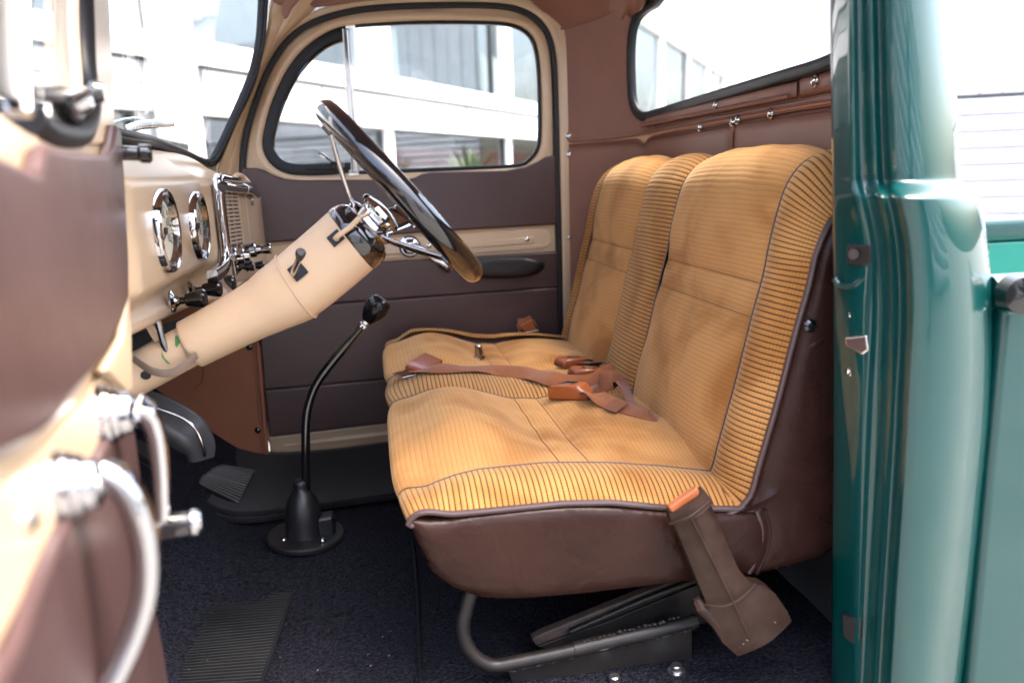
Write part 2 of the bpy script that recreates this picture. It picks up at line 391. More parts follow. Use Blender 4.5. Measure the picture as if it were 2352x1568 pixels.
BLOCK = mat('white_painted_block', lin(0.74, 0.75, 0.75), rough=0.6, var=0.04, vscale=3, bump=0.2, bscale=50)
DARKPAINT_SHADE = mat('dark_paint_and_shade', lin(0.03, 0.035, 0.035), rough=0.4)
LEAF = mat('palm_leaf', lin(0.045, 0.075, 0.028), rough=0.5, var=0.3, vscale=9)
POT = mat('dark_planter', lin(0.05, 0.05, 0.05), rough=0.5)
DUST = mat('carpet_crumbs', lin(0.55, 0.42, 0.30), rough=0.9)

# ================================================================ yard and buildings
def ground():
    v = [(-90, -60, 0), (90, -60, 0), (90, 120, 0), (-90, 120, 0)]
    tag(mk('ground', v, [(0, 1, 2, 3)], CONCRETE, smooth=False), 'pale concrete yard under the truck', kind='structure')
ground()
# --- office building across the yard: facade line runs back to the right
B0 = Vector((0.4, 8.5, 0)); BU = Vector((0.545, 0.838, 0)).normalized(); BN = Vector((BU.y, -BU.x, 0))
UZ = Vector((0, 0, 1))
def bp(s, z, out=0.0): return B0 + BU * s + BN * out + UZ * z
def bpix(px, py, out=0.0):          # (s, z) on the facade
    p = PN(px, py, B0 + BN * out, BN); return ((p - B0).dot(BU), p.z)
def bbox(name, s0, s1, z0, z1, o0, o1, m, parent, bevel=0.0):
    c = bp((s0 + s1) / 2, (z0 + z1) / 2, (o0 + o1) / 2)
    return boxo(name, c, (BU * ((s1 - s0) / 2), BN * ((o1 - o0) / 2), UZ * ((z1 - z0) / 2)), m, parent, bevel)
def building():
    t = thing('office_building', 'bright white office building with ribbon windows beyond the far cab windows', 'building', bp(4, 0))
    S0, S1 = -14.0, 24.0
    zs = bpix(940, 392)[1]
    low_top = bpix(900, 296)[1]; led0 = bpix(900, 212)[1]; up_bot = bpix(1000, 196)[1]
    z_lb = zs - 0.45
    z_lt = low_top; z_ub = up_bot; z_ut = z_ub + 2.0; z_roof = z_ut + 0.55
    bbox('wall_band', S0, S1, 0, z_lb, -0.3, 0, WHITEWALL, t)
    bbox('wall_band', S0, S1, z_lt, z_lt + 0.16, -0.3, 0.03, WHITEWALL, t)
    bbox('wall_panel_band', S0, S1, z_lt + 0.16, z_ub - 0.16, -0.3, 0, GREYPANEL, t)
    bbox('wall_band', S0, S1, z_ub - 0.16, z_ub, -0.3, 0.05, WHITEWALL, t)
    bbox('wall_band', S0, S1, z_ut, z_roof, -0.3, 0.04, WHITEWALL, t)
    bbox('room_back', S0, S1, 0.2, z_roof, -3.2, -3.1, ROOM, t)
    bbox('room_floor', S0, S1, z_lt + 0.05, z_ub - 0.2, -3.1, -0.32, ROOM, t)
    bbox('roof_slab', S0, S1, z_roof, z_roof + 0.1, -3.2, 0.12, WHITEWALL, t)
    for k in range(27):
        bbox('panel_joint', S0 + 1.4 * k, S0 + 1.4 * k + 0.014, z_lt + 0.162, z_ub - 0.162, -0.01, 0.003, DARKPAINT_SHADE, t)
    bbox('painted_shadow_line', S0, S1, z_ub - 0.185, z_ub - 0.162, -0.01, 0.004, GAPSHADE, t)  # raised dark strips painted as shade lines along the ledges
    bbox('painted_shadow_line', S0, S1, z_lt + 0.162, z_lt + 0.178, -0.01, 0.004, GAPSHADE, t)
    # mullions found in the photograph
    lows = [bpix(px, 330)[0] for px in (902, 1174)]
    per = lows[1] - lows[0]
    k0 = int((S0 - lows[0]) / per); k1 = int((S1 - lows[0]) / per)
    for k in range(k0, k1 + 1):
        s = lows[0] + k * per
        if not S0 + 0.1 < s < S1 - 0.1: continue
        bbox('mullion', s - 0.075, s + 0.075, z_lb, z_lt, -0.14, -0.02, WHITEFRAME, t, 0.008)
        bbox('pane', s + 0.08, min(S1, s + per - 0.08), z_lb + 0.02, z_lt - 0.02, -0.10, -0.085, GLASSB, t)
        bbox('pane_gasket', s + 0.075, s + per - 0.075, z_lt - 0.022, z_lt + 0.002, -0.13, -0.06, DARKPAINT_SHADE, t)
        bbox('pane_gasket', s + per - 0.098, s + per - 0.072, z_lb, z_lt - 0.024, -0.13, -0.06, DARKPAINT_SHADE, t)
    ups = [bpix(px, 120)[0] for px in (890, 1172)]
    for k in range(-8, 14):
        s = ups[0] + k * per * 1.02
        if not S0 + 0.1 < s < S1 - 0.1: continue
        wide = 0.12 if k % 2 else 0.42
        bbox('mullion', s - wide, s + 0.10, z_ub, z_ut, -0.14, -0.02, WHITEFRAME, t, 0.008)
        bbox('pane', s + 0.12, min(S1, s + per * 1.02 - wide - 0.02), z_ub + 0.02, z_ut - 0.02, -0.10, -0.085, GLASSB, t)
        bbox('pane_gasket', s + per * 1.02 - wide - 0.045, s + per * 1.02 - wide - 0.004, z_ub, z_ut, -0.13, -0.06, DARKPAINT_SHADE, t)
        if k >= 0:
            pts = []
            for q in range(30):
                pts.append(bp(s + 0.2 + q * 0.03, 0, -0.5 - 0.03 * (q % 2)))
            v = [p + UZ * (z_ub + 0.02) for p in pts] + [p + UZ * (z_ub + 0.62 + 0.04 * math.sin(i)) for i, p in enumerate(pts)]
            mk('curtain', v, [[i, i + 1, 31 + i, 30 + i] for i in range(29)], CURTAIN, t, smooth=True, recalc=False)
    # pilaster and dark joint seen through the windscreen
    s = bpix(392, 150)[0]
    bbox('pilaster', s - 0.24, s + 0.16, 0.4, z_roof, 0.05, 0.075, WHITEWALL, t, 0.006)
    bbox('joint_strip', s + 0.162, s + 0.172, 0.4, z_roof, 0.05, 0.07, DARKPAINT_SHADE, t)
    # red bars added behind the panes to stand in for a red reflection
    a = bpix(1060, 318)[0]
    bbox('reflected_red_bar', a, a + 6, z_lt - 0.34, z_lt - 0.10, -1.1, -1.0, REDREFLECT, t)
    bbox('reflected_red_bar', a - 7, a - 3.2, z_lb + 0.0, z_lb + 0.12, -1.1, -1.0, REDREFLECT, t)
    return t, z_lb
GLASSB = glass('building_glass', tint=(0.72, 0.78, 0.80), ior=1.75)
bld, BZ = building()
def frond_plant(name, label, base, n, ln, parent_group=None, leafw=0.035, tilt=(15, 80), cat='plant'):
    t = thing(name, label, cat, base)
    V = []; Fc = []
    base = Vector(base)
    for i in range(n):
        az = 2 * math.pi * i * 0.618 + random.uniform(-.2, .2); el = R(90 - random.uniform(*tilt)); L_ = ln * random.uniform(.7, 1.1)
        d = Vector((math.cos(az) * math.cos(el), math.sin(az) * math.cos(el), math.sin(el))); sd_ = d.cross(UZ).normalized()
        q0 = len(V); p = base.copy(); nn = 7
        for k in range(nn):
            w = leafw * math.sin(math.pi * (0.12 + 0.88 * (1 - k / (nn - 1)))) + 0.001
            V += [p - sd_ * w, p + sd_ * w + UZ * 0.004]; p = p + d * (L_ / nn); d = (d - UZ * 0.10 * (k / nn) * 2).normalized()
        for k in range(nn - 1): Fc.append([q0 + 2 * k, q0 + 2 * k + 1, q0 + 2 * k + 3, q0 + 2 * k + 2])
    mk('leaves', V, Fc, LEAF, t, recalc=False)
    return t
s_, z_ = bpix(1005, 375)
pl = frond_plant('reflection_palm', 'spiky palm added before the ground-floor pane in place of a reflected one', bp(s_, BZ + 0.28, 0.40), 60, 0.52, leafw=0.016)  # palm added to stand in for the one mirrored in the pane
lathe('pot', [(0.10, -0.9), (0.16, -0.35), (0.17, -0.05), (0.15, -0.05)], bp(s_, BZ + 0.25, 0.40), (0, 0, 1), POT, pl)
# --- white ribbed shed behind the truck bed (right edge of the view)
def shed():
    t = thing('ribbed_shed', 'white ribbed metal shed wall at the right edge behind the truck bed', 'shed', (9.5, 9.0, 0))
    o = Vector((7.6, 14.0, 0)); u = Vector((0.9, -0.44, 0)).normalized(); n = Vector((-0.44, -0.9, 0)).normalized()
    W = 9.0
    for i in range(17):
        c = o + u * (W / 2) + UZ * (0.07 + i * 0.14)
        boxo('rib_board', c + n * (0.02 if i % 2 else 0.0), (u * (W / 2), n * 0.03, UZ * 0.050), WHITEFRAME, t, 0.012)
    boxo('backing', o + u * (W / 2) + UZ * 2.4 - n * 0.06, (u * (W / 2), n * 0.02, UZ * 2.4), GAPSHADE, t)  # dark backing colours in the shade lines between the ribs
    for i in range(26):
        c = o + u * (0.17 + i * 0.345) + UZ * 3.6
        boxo('upright_panel', c + n * (0.012 if i % 2 else 0), (u * 0.160, n * 0.03, UZ * 1.15), WHITEFRAME, t, 0.01)
shed()
# --- white block wall behind the photographer, mirrored in the teal paint
def backwall():
    t = thing('block_wall', 'white painted block wall mirrored in the teal paint', 'wall', (1.0, -5.5, 0))
    boxo('mortar_core', (1.5, -5.6, 1.5), ((9, 0, 0), (0, 0.08, 0), (0, 0, 1.5)), BLOCK, t)
    me = None; bh, bw = 0.30, 0.9
    for r in range(10):
        for c in range(20):
            x = -7 + c * bw + (0.45 if r % 2 else 0); z = r * bh + bh / 2
            if 2.45 < x < 3.65 and z < 2.4: continue
            if me is None:
                o = boxo('block', (0, 0, 0), ((bw / 2 - 0.006, 0, 0), (0, 0.03, 0), (0, 0, bh / 2 - 0.006)), BLOCK, t, 0.006, 1); me = o.data
                o.location = (x, -5.50, z)
            else:
                o = bpy.data.objects.new('block', me); COL.objects.link(o); o.location = (x, -5.50, z); setp(o, t)
    boxo('door_leaf', (3.05, -5.505, 1.15), ((0.5, 0, 0), (0, 0.02, 0), (0, 0, 1.15)), DARKPAINT_SHADE, t, 0.01)
backwall()
pl2 = frond_plant('yucca_plant', 'potted yucca mirrored in the teal cab corner', (1.9, -4.2, 0.95), 26, 0.42, leafw=0.018)
lathe('planter', [(0.12, -0.95), (0.19, -0.05), (0.20, 0.0), (0.17, 0.0)], (1.9, -4.2, 0.95), (0, 0, 1), POT, pl2)

# ================================================================ truck cab
cab = thing('pickup_truck', 'teal vintage pickup truck cab with tan and brown interior', 'truck', (0.2, 1.83, 0.45))
# gasket line of the passenger door opening
GK = [(556, 400), (563, 320), (585, 240), (617, 160), (660, 95), (715, 55), (790, 30), (880, 18), (1000, 13), (1110, 13), (1180, 20), (1228, 42), (1258, 80), (1272, 140),
      (1277, 260), (1280, 400), (1284, 560), (1288, 760), (1292, 985), (1100, 1008), (890, 1033), (760, 1048), (623, 1060), (607, 920), (591, 780), (575, 640), (563, 520)]
GK2 = loop2(GK, 200)
DC = (920, 230)
ANG = [2 * math.pi * i / 200 for i in range(200)]
def ringpts(loop, d_px, off, fn, ctr):
    out = []
    for a in ANG:
        t = angring(ctr, loop, a) + (d_px(a) if callable(d_px) else d_px); out.append(fn(ctr[0] + t * math.cos(a), ctr[1] + t * math.sin(a), off))
    return out
# tan surround outside the gasket
rows = [ringpts(GK2, d, o, FD, DC) for d, o in ((-4, -0.05), (-1, -0.012), (5, 0.004), (13, 0.010), (20, 0.012), (lambda a: 27 if math.cos(a) < -0.35 else 62, 0.0))]
loft('door_surround', rows, TAN, cab, closed=True)
sweep('door_gasket', [FD(x, y, 0.004) for x, y in GK2], rrect(0.0085, 0.008, 0.004), MATTE_BLACK, cab, closed=True, up=FN)
# windscreen pillar (far side)
WG = [(640, -60, 2.40), (622, -10, 2.405), (614, 50, 2.41), (603, 120, 2.42), (578, 200, 2.43), (545, 275, 2.435), (512, 345, 2.44), (498, 385, 2.44), (495, 430, 2.44)]
GL = [(800, -60, 2.47), (700, 45, 2.50), (648, 95, 2.51), (602, 170, 2.51), (573, 250, 2.51), (554, 330, 2.51), (547, 400, 2.51), (549, 450, 2.51), (553, 520, 2.51)]
a_ = crs([P(*p) for p in WG], 30); b_ = crs([P(*p) for p in GL], 30)
pr = [(0, -0.03), (0.02, -0.002), (0.12, 0.010), (0.30, 0.006), (0.42, 0.006), (0.55, 0.020), (0.75, 0.022), (0.92, 0.012), (1.0, -0.006)]
loft('windscreen_pillar', [[a_[i].lerp(b_[i], t) + Vector((0.2, -1, 0)) * o for t, o in pr] for i in range(30)], TAN, cab, angle=60)
# windscreen gasket, glass
WB = [Vector((-0.50, 1.06, 1.45)), Vector((-0.52, 1.30, 1.468))] + [P(*p) for p in ((285, 315, 1.65), (350, 328, 1.9), (420, 354, 2.2), (460, 372, 2.36))]
WS = [P(*p) for p in ((486, 374, 2.43), (512, 330, 2.44), (546, 255, 2.435), (578, 180, 2.425), (596, 105, 2.41), (602, 40, 2.405), (604, -30, 2.40), (600, -90, 2.39))]
wpath = crs(WB + WS, 90)
sweep('windscreen_gasket', wpath, rrect(0.013, 0.011, 0.006), RUBBER, cab, up=Vector((1, -0.3, 0.4)))
sweep('windscreen_gasket_lip', [p + Vector((0.012, -0.012, 0.004)) for p in wpath], circ(0.0045, 8), RUBBER, cab, up=Vector((1, -0.3, 0.4)))
bb = crs(WB, 24); top = [Vector((-0.33, 1.10 + 1.28 * i / 23, 1.96)) for i in range(24)]
bb[-1] = WS[0]
grid('windscreen', lambda u, v: (lambda i: bb[i].lerp(top[i], v) + Vector((-0.02, 0, 0)) * math.sin(math.pi * v))(round(u * 23)), 24, 10, GLASS, cab, recalc=False)
# headliner
def zedge(x): return 1.915 - 0.118 * smst((x - 0.40) / 0.24)
def headz(u, v):
    x = -0.36 + 1.15 * u; y = 1.00 + 1.575 * v
    a = abs((y - 1.80) / 0.80); b = max(0.0, (x - 0.2) / 0.60)
    k = math.sqrt(max(0.0, 1 - min(1.0, a ** 5 + b ** 5)))
    return Vector((x, y, zedge(x) + (2.0 - zedge(x)) * k))
grid('headliner', headz, 60, 60, LINER, cab, solid=0.012, soff=0)
grid('roof_skin', lambda u, v: headz(u, v) + Vector((0, 0, 0.035)), 30, 30, TEAL, cab)
# rear roll of the headliner, sewn to the wall panel
_sy = np.linspace(1.08, 2.572, 50)
def seamz(y): return interp([(1.08, 1.86), (2.2, 1.86), (2.40, 1.832), (2.48, 1.815), (2.572, 1.790)], y)
loft('headliner_roll', [[Vector((rwx(y) - a, y - b, seamz(y) + c)) for y in _sy] for a, b, c in ((0.012, 0, -0.006), (0.017, 0.002, 0.0), (0.022, 0.004, 0.010), (0.050, 0.020, 0.045), (0.11, 0.05, 0.085), (0.20, 0.09, 0.115), (0.32, 0.13, 0.13))], LINER, cab, angle=70)
tube('headliner_welt', [Vector((rwx(y) - 0.016, y - 0.003, seamz(y) - 0.002)) for y in _sy], 0.0042, LINER, cab, seg=8)
# headliner hem along the far and rear edge
hem = [headz(u, 0.985) + Vector((0, -0.012, -0.004)) for u in np.linspace(0.30, 0.985, 30)]
tube('headliner_hem', hem, 0.0045, LINER, cab, seg=8)
tube('headliner_seam', [headz(0.70 + 0.0 * t, t) + Vector((0, 0, -0.008)) for t in np.linspace(0.3, 0.97, 20)], 0.0035, LINER, cab, seg=8)
# sun visor corner and its bracket
prism('sun_visor', [P(690, -60, 2.40), P(612, -60, 2.40), P(628, 5, 2.40), P(648, 12, 2.40), P(690, -20, 2.40)], (0, 0.018, 0), LINER, cab, bevel=0.005)
prism('visor_trim', [P(668, 22, 2.385), P(660, 40, 2.385), P(652, 44, 2.385), P(644, 20, 2.385), P(660, -10, 2.385), P(690, -50, 2.385), P(720, -40, 2.385)], (0, 0.012, 0), LINER, cab, bevel=0.004)
sh = [(690, -30), (697, 6), (725, 16), (770, 10), (830, 2), (960, -14), (1180, -24), (1180, -60), (690, -60)]
prism('roof_rail_trim', [P(x, y, 2.455) for x, y in sh], (0, 0.02, 0), LINER, cab, bevel=0.006)
# rear wall shell
def rearwall():
    v = []; f = []; ny, nz = 61, 31
    for i in range(ny):
        y = 1.18 + 1.42 * i / (ny - 1)
        for j in range(nz): v.append(Vector((rwx(y) + 0.035, y, 0.45 + 1.45 * j / (nz - 1))))
    for i in range(ny - 1):
        for j in range(nz - 1):
            yc = 1.18 + 1.42 * (i + .5) / (ny - 1); zc = 0.45 + 1.45 * (j + .5) / (nz - 1)
            if 1.20 < yc < 2.50 and 1.49 < zc < 1.88: continue
            f.append([i * nz + j, i * nz + j + 1, (i + 1) * nz + j + 1, (i + 1) * nz + j])
    mk('rear_wall', v, f, TAN, cab, solid=0.02, soff=1, recalc=False)
rearwall()
# upholstered panel round the rear window, in (y, z)
def wz(y, z, off): return Vector((rwx(y) - off, y, z))
win = [(lambda p: (p.y, p.z))(RW(*q, 0.014)) for q in ((1490, 267), (1470, 263), (1456, 240), (1451, 200), (1450, 110), (1459, 52), (1482, 22), (1512, 0))] + [(2.10, 1.845), (1.83, 1.86), (1.45, 1.85), (1.31, 1.81), (1.25, 1.72), (1.25, 1.60), (1.29, 1.54), (1.36, 1.525)] + [(lambda p: (p.y, p.z))(RW(*q, 0.014)) for q in ((1800, 177), (1650, 221), (1560, 247))]
win2 = loop2(win, 160); wc = (1.83, 1.68)
out2 = loop2([(2.572, 1.447), (2.578, 1.5), (2.578, 1.75), (2.56, 1.905), (1.83, 1.91), (1.12, 1.905), (1.10, 1.7), (1.10, 1.463), (1.4, 1.462), (1.83, 1.462), (2.3, 1.457)], 300)
rows = []
for k, (t, o) in enumerate(((0, 0.001), (0.02, 0.007), (0.06, 0.009), (0.12, 0.0085), (0.5, 0.009), (0.95, 0.010), (1.0, 0.006))):
    row = []
    for a in ANG:
        r0 = angring(wc, out2, a); r1 = angring(wc, win2, a) + 0.004; r = r0 + (r1 - r0) * t
        row.append(wz(wc[0] + r * math.cos(a), wc[1] + r * math.sin(a), o))
    rows.append(row)
loft('rear_upholstery_panel', rows, LINER, cab, closed=True, angle=60)
wl_ = [wz(y, z, 0.014) for y, z in win2]
sweep('rear_window_gasket', wl_, rrect(0.013, 0.012, 0.006), RUBBER, cab, closed=True, up=Vector((-1, 0, 0)))
sweep('rear_window_gasket_lip', [wz(wc[0] + (y - wc[0]) * 0.985, wc[1] + (z - wc[1]) * 0.945, 0.020) for y, z in win2], circ(0.0045, 8), RUBBER, cab, closed=True, up=Vector((-1, 0, 0)))
rg = [wz(y, z, -0.006) for y, z in win2]
mk('rear_window', rg, [list(range(len(rg)))], GLASS, cab, smooth=False, recalc=False)
# stitched hems: a raised welt and separate thread line
KICKM = None
def hemline(name, pts, off=0.0, parent=cab, r=0.0019, m=LINER): return tube(name, pts, r, m, parent, seg=8)
hemline('hem', [wz(y, interp([(1.1, 1.464), (2.3, 1.459), (2.57, 1.449)], y), 0.010) for y in np.linspace(1.15, 2.56, 50)])
hemline('hem', [wz(2.568, z, 0.010) for z in np.linspace(1.455, 1.79, 20)])
def thread(name, path, step, ln, r, m, parent, n=Vector((0, -1, 0))):
    """a row of separate stitches along a path: one part"""
    L_ = sum((b - a).length for a, b in zip(path, path[1:])); k = max(2, int(L_ / step)); pts = resample(path, k)
    V = []; Fc = []
    for i in range(k - 1):
        t = (pts[i + 1] - pts[i]).normalized(); s = t.cross(n).normalized() * r; c = pts[i]; h = t * (ln / 2); nn = n.normalized() * r
        q = len(V); V += [c - h + s, c - h - s, c + h - s, c + h + s, c - h * .6 + nn, c + h * .6 + nn]
        Fc += [[q, q + 1, q + 4], [q + 3, q + 5, q + 2], [q + 1, q + 2, q + 5, q + 4], [q, q + 4, q + 5, q + 3], [q, q + 3, q + 2, q + 1]]
    return tag(mk(name, V, Fc, m, parent, recalc=False), kind='stuff')
thread('stitching', [wz(y, interp([(1.1, 1.473), (2.3, 1.468), (2.57, 1.458)], y), 0.0095) for y in np.linspace(1.15, 2.55, 50)], 0.006, 0.004, 0.0009, STITCH_BROWN, cab, Vector((-1, 0, 0)))
thread('stitching', [wz(2.557, z, 0.0098) for z in np.linspace(1.465, 1.79, 20)], 0.006, 0.004, 0.0009, STITCH_BROWN, cab, Vector((-0.6, -0.8, 0)))
# ledge strips under the window and the lower panels
def wallpanel(name, y0, y1, topf, z0, off, thick, ny=40, nz=6):
    v = []; f = []
    for i in range(ny):
        y = y0 + (y1 - y0) * i / (ny - 1); zt = topf(y)
        for j in range(nz):
            z = z0 + (zt - z0) * j / (nz - 1)
            e = min(i, ny - 1 - i) / 2.0; g = min(j, nz - 1 - j) / 1.0; k = min(1, e, g + 0.15)
            v.append(wz(y, z, off - thick * (1 - k)))
    for i in range(ny - 1):
        for j in range(nz - 1): f.append([i * nz + j, i * nz + j + 1, (i + 1) * nz + j + 1, (i + 1) * nz + j])
    o = mk(name, v, f, LINER, cab, solid=0.004, soff=0, recalc=False, angle=70); return o
wallpanel('window_ledge_strip', 1.462, 2.33, lambda y: 1.506, 1.478, 0.024, 0.010)
wallpanel('window_ledge_strip', 1.10, 1.458, lambda y: 1.512, 1.476, 0.018, 0.010)
hemline('hem', [wz(y, 1.480, 0.027) for y in np.linspace(1.468, 2.32, 30)], r=0.004)
thread('stitching', [wz(y, 1.486, 0.0255) for y in np.linspace(1.475, 2.31, 30)], 0.006, 0.004, 0.0008, STITCH_BROWN, cab, Vector((-1, 0, 0)))
def lowtop(y):
    return interp([(1.7, 1.456), (2.2, 1.452), (2.3, 1.450), (2.45, 1.4465), (2.58, 1.4425)], y) - 0.016 * math.exp(-((y - 2.34) / 0.024) ** 2)
wallpanel('lower_upholstery_panel', 1.765, 2.568, lowtop, 0.70, 0.008, 0.007, ny=90, nz=24)
wallpanel('lower_upholstery_panel', 1.10, 1.748, lambda y: 1.457, 0.70, 0.010, 0.008, ny=40, nz=24)
hemline('hem', [wz(y, lowtop(y) - 0.004, 0.0085) for y in np.linspace(1.77, 2.56, 90)])
hemline('hem', [wz(y, 1.454, 0.0105) for y in np.linspace(1.12, 1.745, 30)])
hemline('hem', [wz(2.565, z, 0.008) for z in np.linspace(0.9, 1.43, 30)])
thread('stitching', [wz(y, lowtop(y) - 0.013, 0.0085) for y in np.linspace(1.77, 2.55, 90)], 0.006, 0.004, 0.0009, STITCH_BROWN, cab, Vector((-1, 0, 0)))
thread('stitching', [wz(y, 1.444, 0.0105) for y in np.linspace(1.12, 1.74, 30)], 0.006, 0.004, 0.0009, STITCH_BROWN, cab, Vector((-1, 0, 0)))
thread('stitching', [wz(2.553, z, 0.0085) for z in np.linspace(0.9, 1.42, 30)], 0.006, 0.004, 0.0009, STITCH_BROWN, cab, Vector((-0.6, -0.8, 0)))
v_ = [wz(y, z, 0.016) for y in (1.06, 1.5, 2.0, 2.3, 2.45, 2.57) for z in (0.46, 0.80)]
mk('rear_wall_carpet', v_, [[2 * i, 2 * i + 1, 2 * i + 3, 2 * i + 2] for i in range(5)], FELT, cab, solid=0.006, soff=0)
# dome-headed trim screws with cup washers
SNAP = lathe_mesh('trim_screw', [(0.0118, -0.001), (0.0118, 0.0012), (0.0095, 0.0030), (0.0068, 0.0020), (0.0060, 0.0040), (0.0034, 0.0050), (0.0, 0.0052)], CHROME)
def snap(px, py, off):
    p = RW(px, py, off); e = 0.004; n = Vector((-1, (rwx(p.y + e) - rwx(p.y - e)) / (2 * e), 0)); put('trim_screw', SNAP, frame_mat(p, n), cab)
for x, y, o in ((1284, 86, 0.012), (1303, 313, 0.012), (1303, 355, 0.010), (1303, 545, 0.010), (1503, 284, 0.012), (1643, 242, 0.026), (1872, 186, 0.022), (1608, 293, 0.010),
                (1683, 281, 0.010), (1694, 276, 0.012), (1770, 262, 0.012)): snap(x, y, o)
# kick panel ahead of the door
kp = [(585, 770), (596, 800), (606, 920), (617, 1056), (560, 1046), (480, 1012), (400, 960), (300, 900), (240, 800), (400, 700), (560, 690)]
prism('kick_panel', [P(x, y, 2.462) for x, y in kp], (0, 0.03, 0), KICK, cab, bevel=0.003)
hemline('hem', [P(589, 775, 2.460), P(602, 920, 2.460), P(613, 1054, 2.460)], r=0.003, m=KICK)
thread('stitching', [P(578, 775, 2.460), P(591, 920, 2.460), P(603, 1050, 2.460)], 0.007, 0.0045, 0.001, STITCH_BROWN, cab)
thread('stitching', [P(584, 775, 2.460), P(597, 920, 2.460), P(608, 1052, 2.460)], 0.007, 0.0045, 0.001, STITCH_BROWN, cab)
BSCREW = lathe_mesh('black_screw', [(0.0095, -0.002), (0.0095, 0.001), (0.007, 0.0045), (0.003, 0.006), (0, 0.006)], GLOSS_BLACK)
for x, y in ((573, 797), (592, 988)): put('black_screw', BSCREW, frame_mat(P(x, y, 2.461), (0, -1, 0)), cab)
tube('panel_crease', [P(466, 822, 2.461), P(467, 862, 2.461), P(462, 880, 2.461), P(448, 888, 2.461)], 0.0012, STITCH_BROWN, cab, seg=6)
# firewall, cowl and floor pan behind what is seen
boxo('firewall', (-0.78, 1.80, 1.0), ((0.015, 0, 0), (0, 0.80, 0), (0, 0, 0.46)), MATTE_BLACK, cab)
boxo('floor_pan', (0.02, 1.80, 0.47), ((0.82, 0, 0), (0, 0.80, 0), (0, 0, 0.02)), MATTE_BLACK, cab)
boxo('cowl_top', (-0.72, 1.80, 1.455), ((0.19, 0, 0.012), (0, 0.80, 0), (0, 0, 0.012)), TEAL, cab, 0.006)
boxo('cowl_side', (-0.62, 2.57, 0.95), ((0.22, 0, 0), (0, 0.03, 0), (0, 0, 0.48)), TEAL, cab)
boxo('cowl_side', (-0.66, 1.06, 0.95), ((0.12, 0, 0), (0, 0.03, 0), (0, 0, 0.48)), TEAL, cab)
# wiper outside the windscreen
wp = thing('windscreen_wiper', 'silver wiper blade lying across the foot of the windscreen', 'wiper', P(340, 290, 2.0))
tube('wiper_arm', crs([P(255, 283, 2.06), P(290, 274, 2.06), P(318, 272, 2.06), P(330, 277, 2.06)], 16), 0.004, DULL_CHROME, wp, seg=8)
sweep('wiper_blade', crs([P(292, 296, 2.05), P(330, 285, 2.05), P(400, 282, 2.05)], 16), rrect(0.004, 0.009, 0.002), DULL_CHROME, wp, up=UZ)
sweep('wiper_rubber', crs([P(293, 300, 2.055), P(330, 292, 2.055), P(401, 286, 2.055)], 16), rrect(0.0025, 0.005, 0.001), RUBBER, wp, up=UZ)

# ================================================================ passenger door
pd = thing('passenger_door', 'closed far passenger door with tan frame and dark brown padded panels', 'door', (0.1, 2.55, 0.55))
DOORL = loop2([((x - 920) * 0.981 + 920, (y - 300) * 0.985 + 300) for x, y in GK], 220)
WOP = [(606, 335), (612, 290), (628, 235), (655, 175), (690, 125), (740, 85), (800, 62), (950, 51), (1100, 50), (1175, 56), (1213, 75), (1232, 110), (1240, 180), (1242, 300), (1236, 345), (1215, 372),
       (1180, 384), (1000, 392), (860, 398), (700, 402), (650, 393), (620, 370)]
WOL = loop2(WOP, 200)
rows = [ringpts(DOORL, 0, -0.055, FD, DC), ringpts(DOORL, 0, -0.006, FD, DC), ringpts(DOORL, -3, 0.001, FD, DC), ringpts(DOORL, -8, 0.004, FD, DC)]
for d, o in ((26, 0.006), (20, 0.013), (13, 0.015), (7, 0.012), (3, 0.006), (0, -0.004), (-1, -0.055)): rows.append(ringpts(WOL, d, o, FD, DC))
loft('door_frame', rows, TAN, pd, closed=True, angle=60)
# window rubbers
def pathpx(pts, off, n, closed=False): return [FD(p.x, p.y, off) for p in crs([(x, y, 0) for x, y in pts], n, closed)]
vent = [(797, 74), (745, 94), (698, 133), (664, 181), (638, 238), (622, 292), (616, 335), (628, 364), (655, 384), (700, 390), (800, 386)]
sweep('vent_rubber', pathpx(vent, -0.002, 60), rrect(0.017, 0.012, 0.006), RUBBER, pd, up=FN)
vent_in = [(798, 90), (752, 108), (710, 143), (676, 188), (650, 244), (634, 295), (628, 335), (638, 360), (662, 376), (702, 381), (800, 377)]
tube('vent_frame', pathpx(vent_in, 0.004, 60), 0.0045, GLOSS_BLACK, pd, seg=8)
run = [(815, 60), (950, 53), (1100, 53), (1172, 59), (1210, 78), (1229, 112), (1237, 180), (1239, 300), (1233, 343), (1212, 369), (1178, 381), (1000, 389), (860, 395), (824, 396)]
sweep('window_run_rubber', pathpx(run, -0.003, 70), rrect(0.0055, 0.008, 0.003), RUBBER, pd, up=FN)
sweep('division_bar', [FD(794, 68, 0.006), FD(805, 225, 0.006), FD(818, 394, 0.006)], rrect(0.0115, 0.008, 0.004), DARKCHROME, pd, up=FN)
tube('division_bar_rib', [FD(799, 70, 0.015), FD(810, 225, 0.015), FD(823, 393, 0.015)], 0.0035, CHROME, pd, seg=8)
def pane(name, pts, off): mk(name, [FD(x, y, off) for x, y in pts], [list(range(len(pts)))], GLASS, pd, smooth=False, recalc=False)
pane('vent_pane', [(798, 84), (745, 100), (700, 138), (666, 186), (642, 242), (626, 294), (620, 335), (634, 364), (660, 380), (700, 386), (812, 384)], -0.004)
pane('door_pane', [(806, 56), (950, 48), (1100, 47), (1180, 54), (1220, 74), (1238, 110), (1245, 180), (1246, 300), (1240, 350), (1218, 378), (1180, 390), (860, 402), (830, 402)], -0.018)
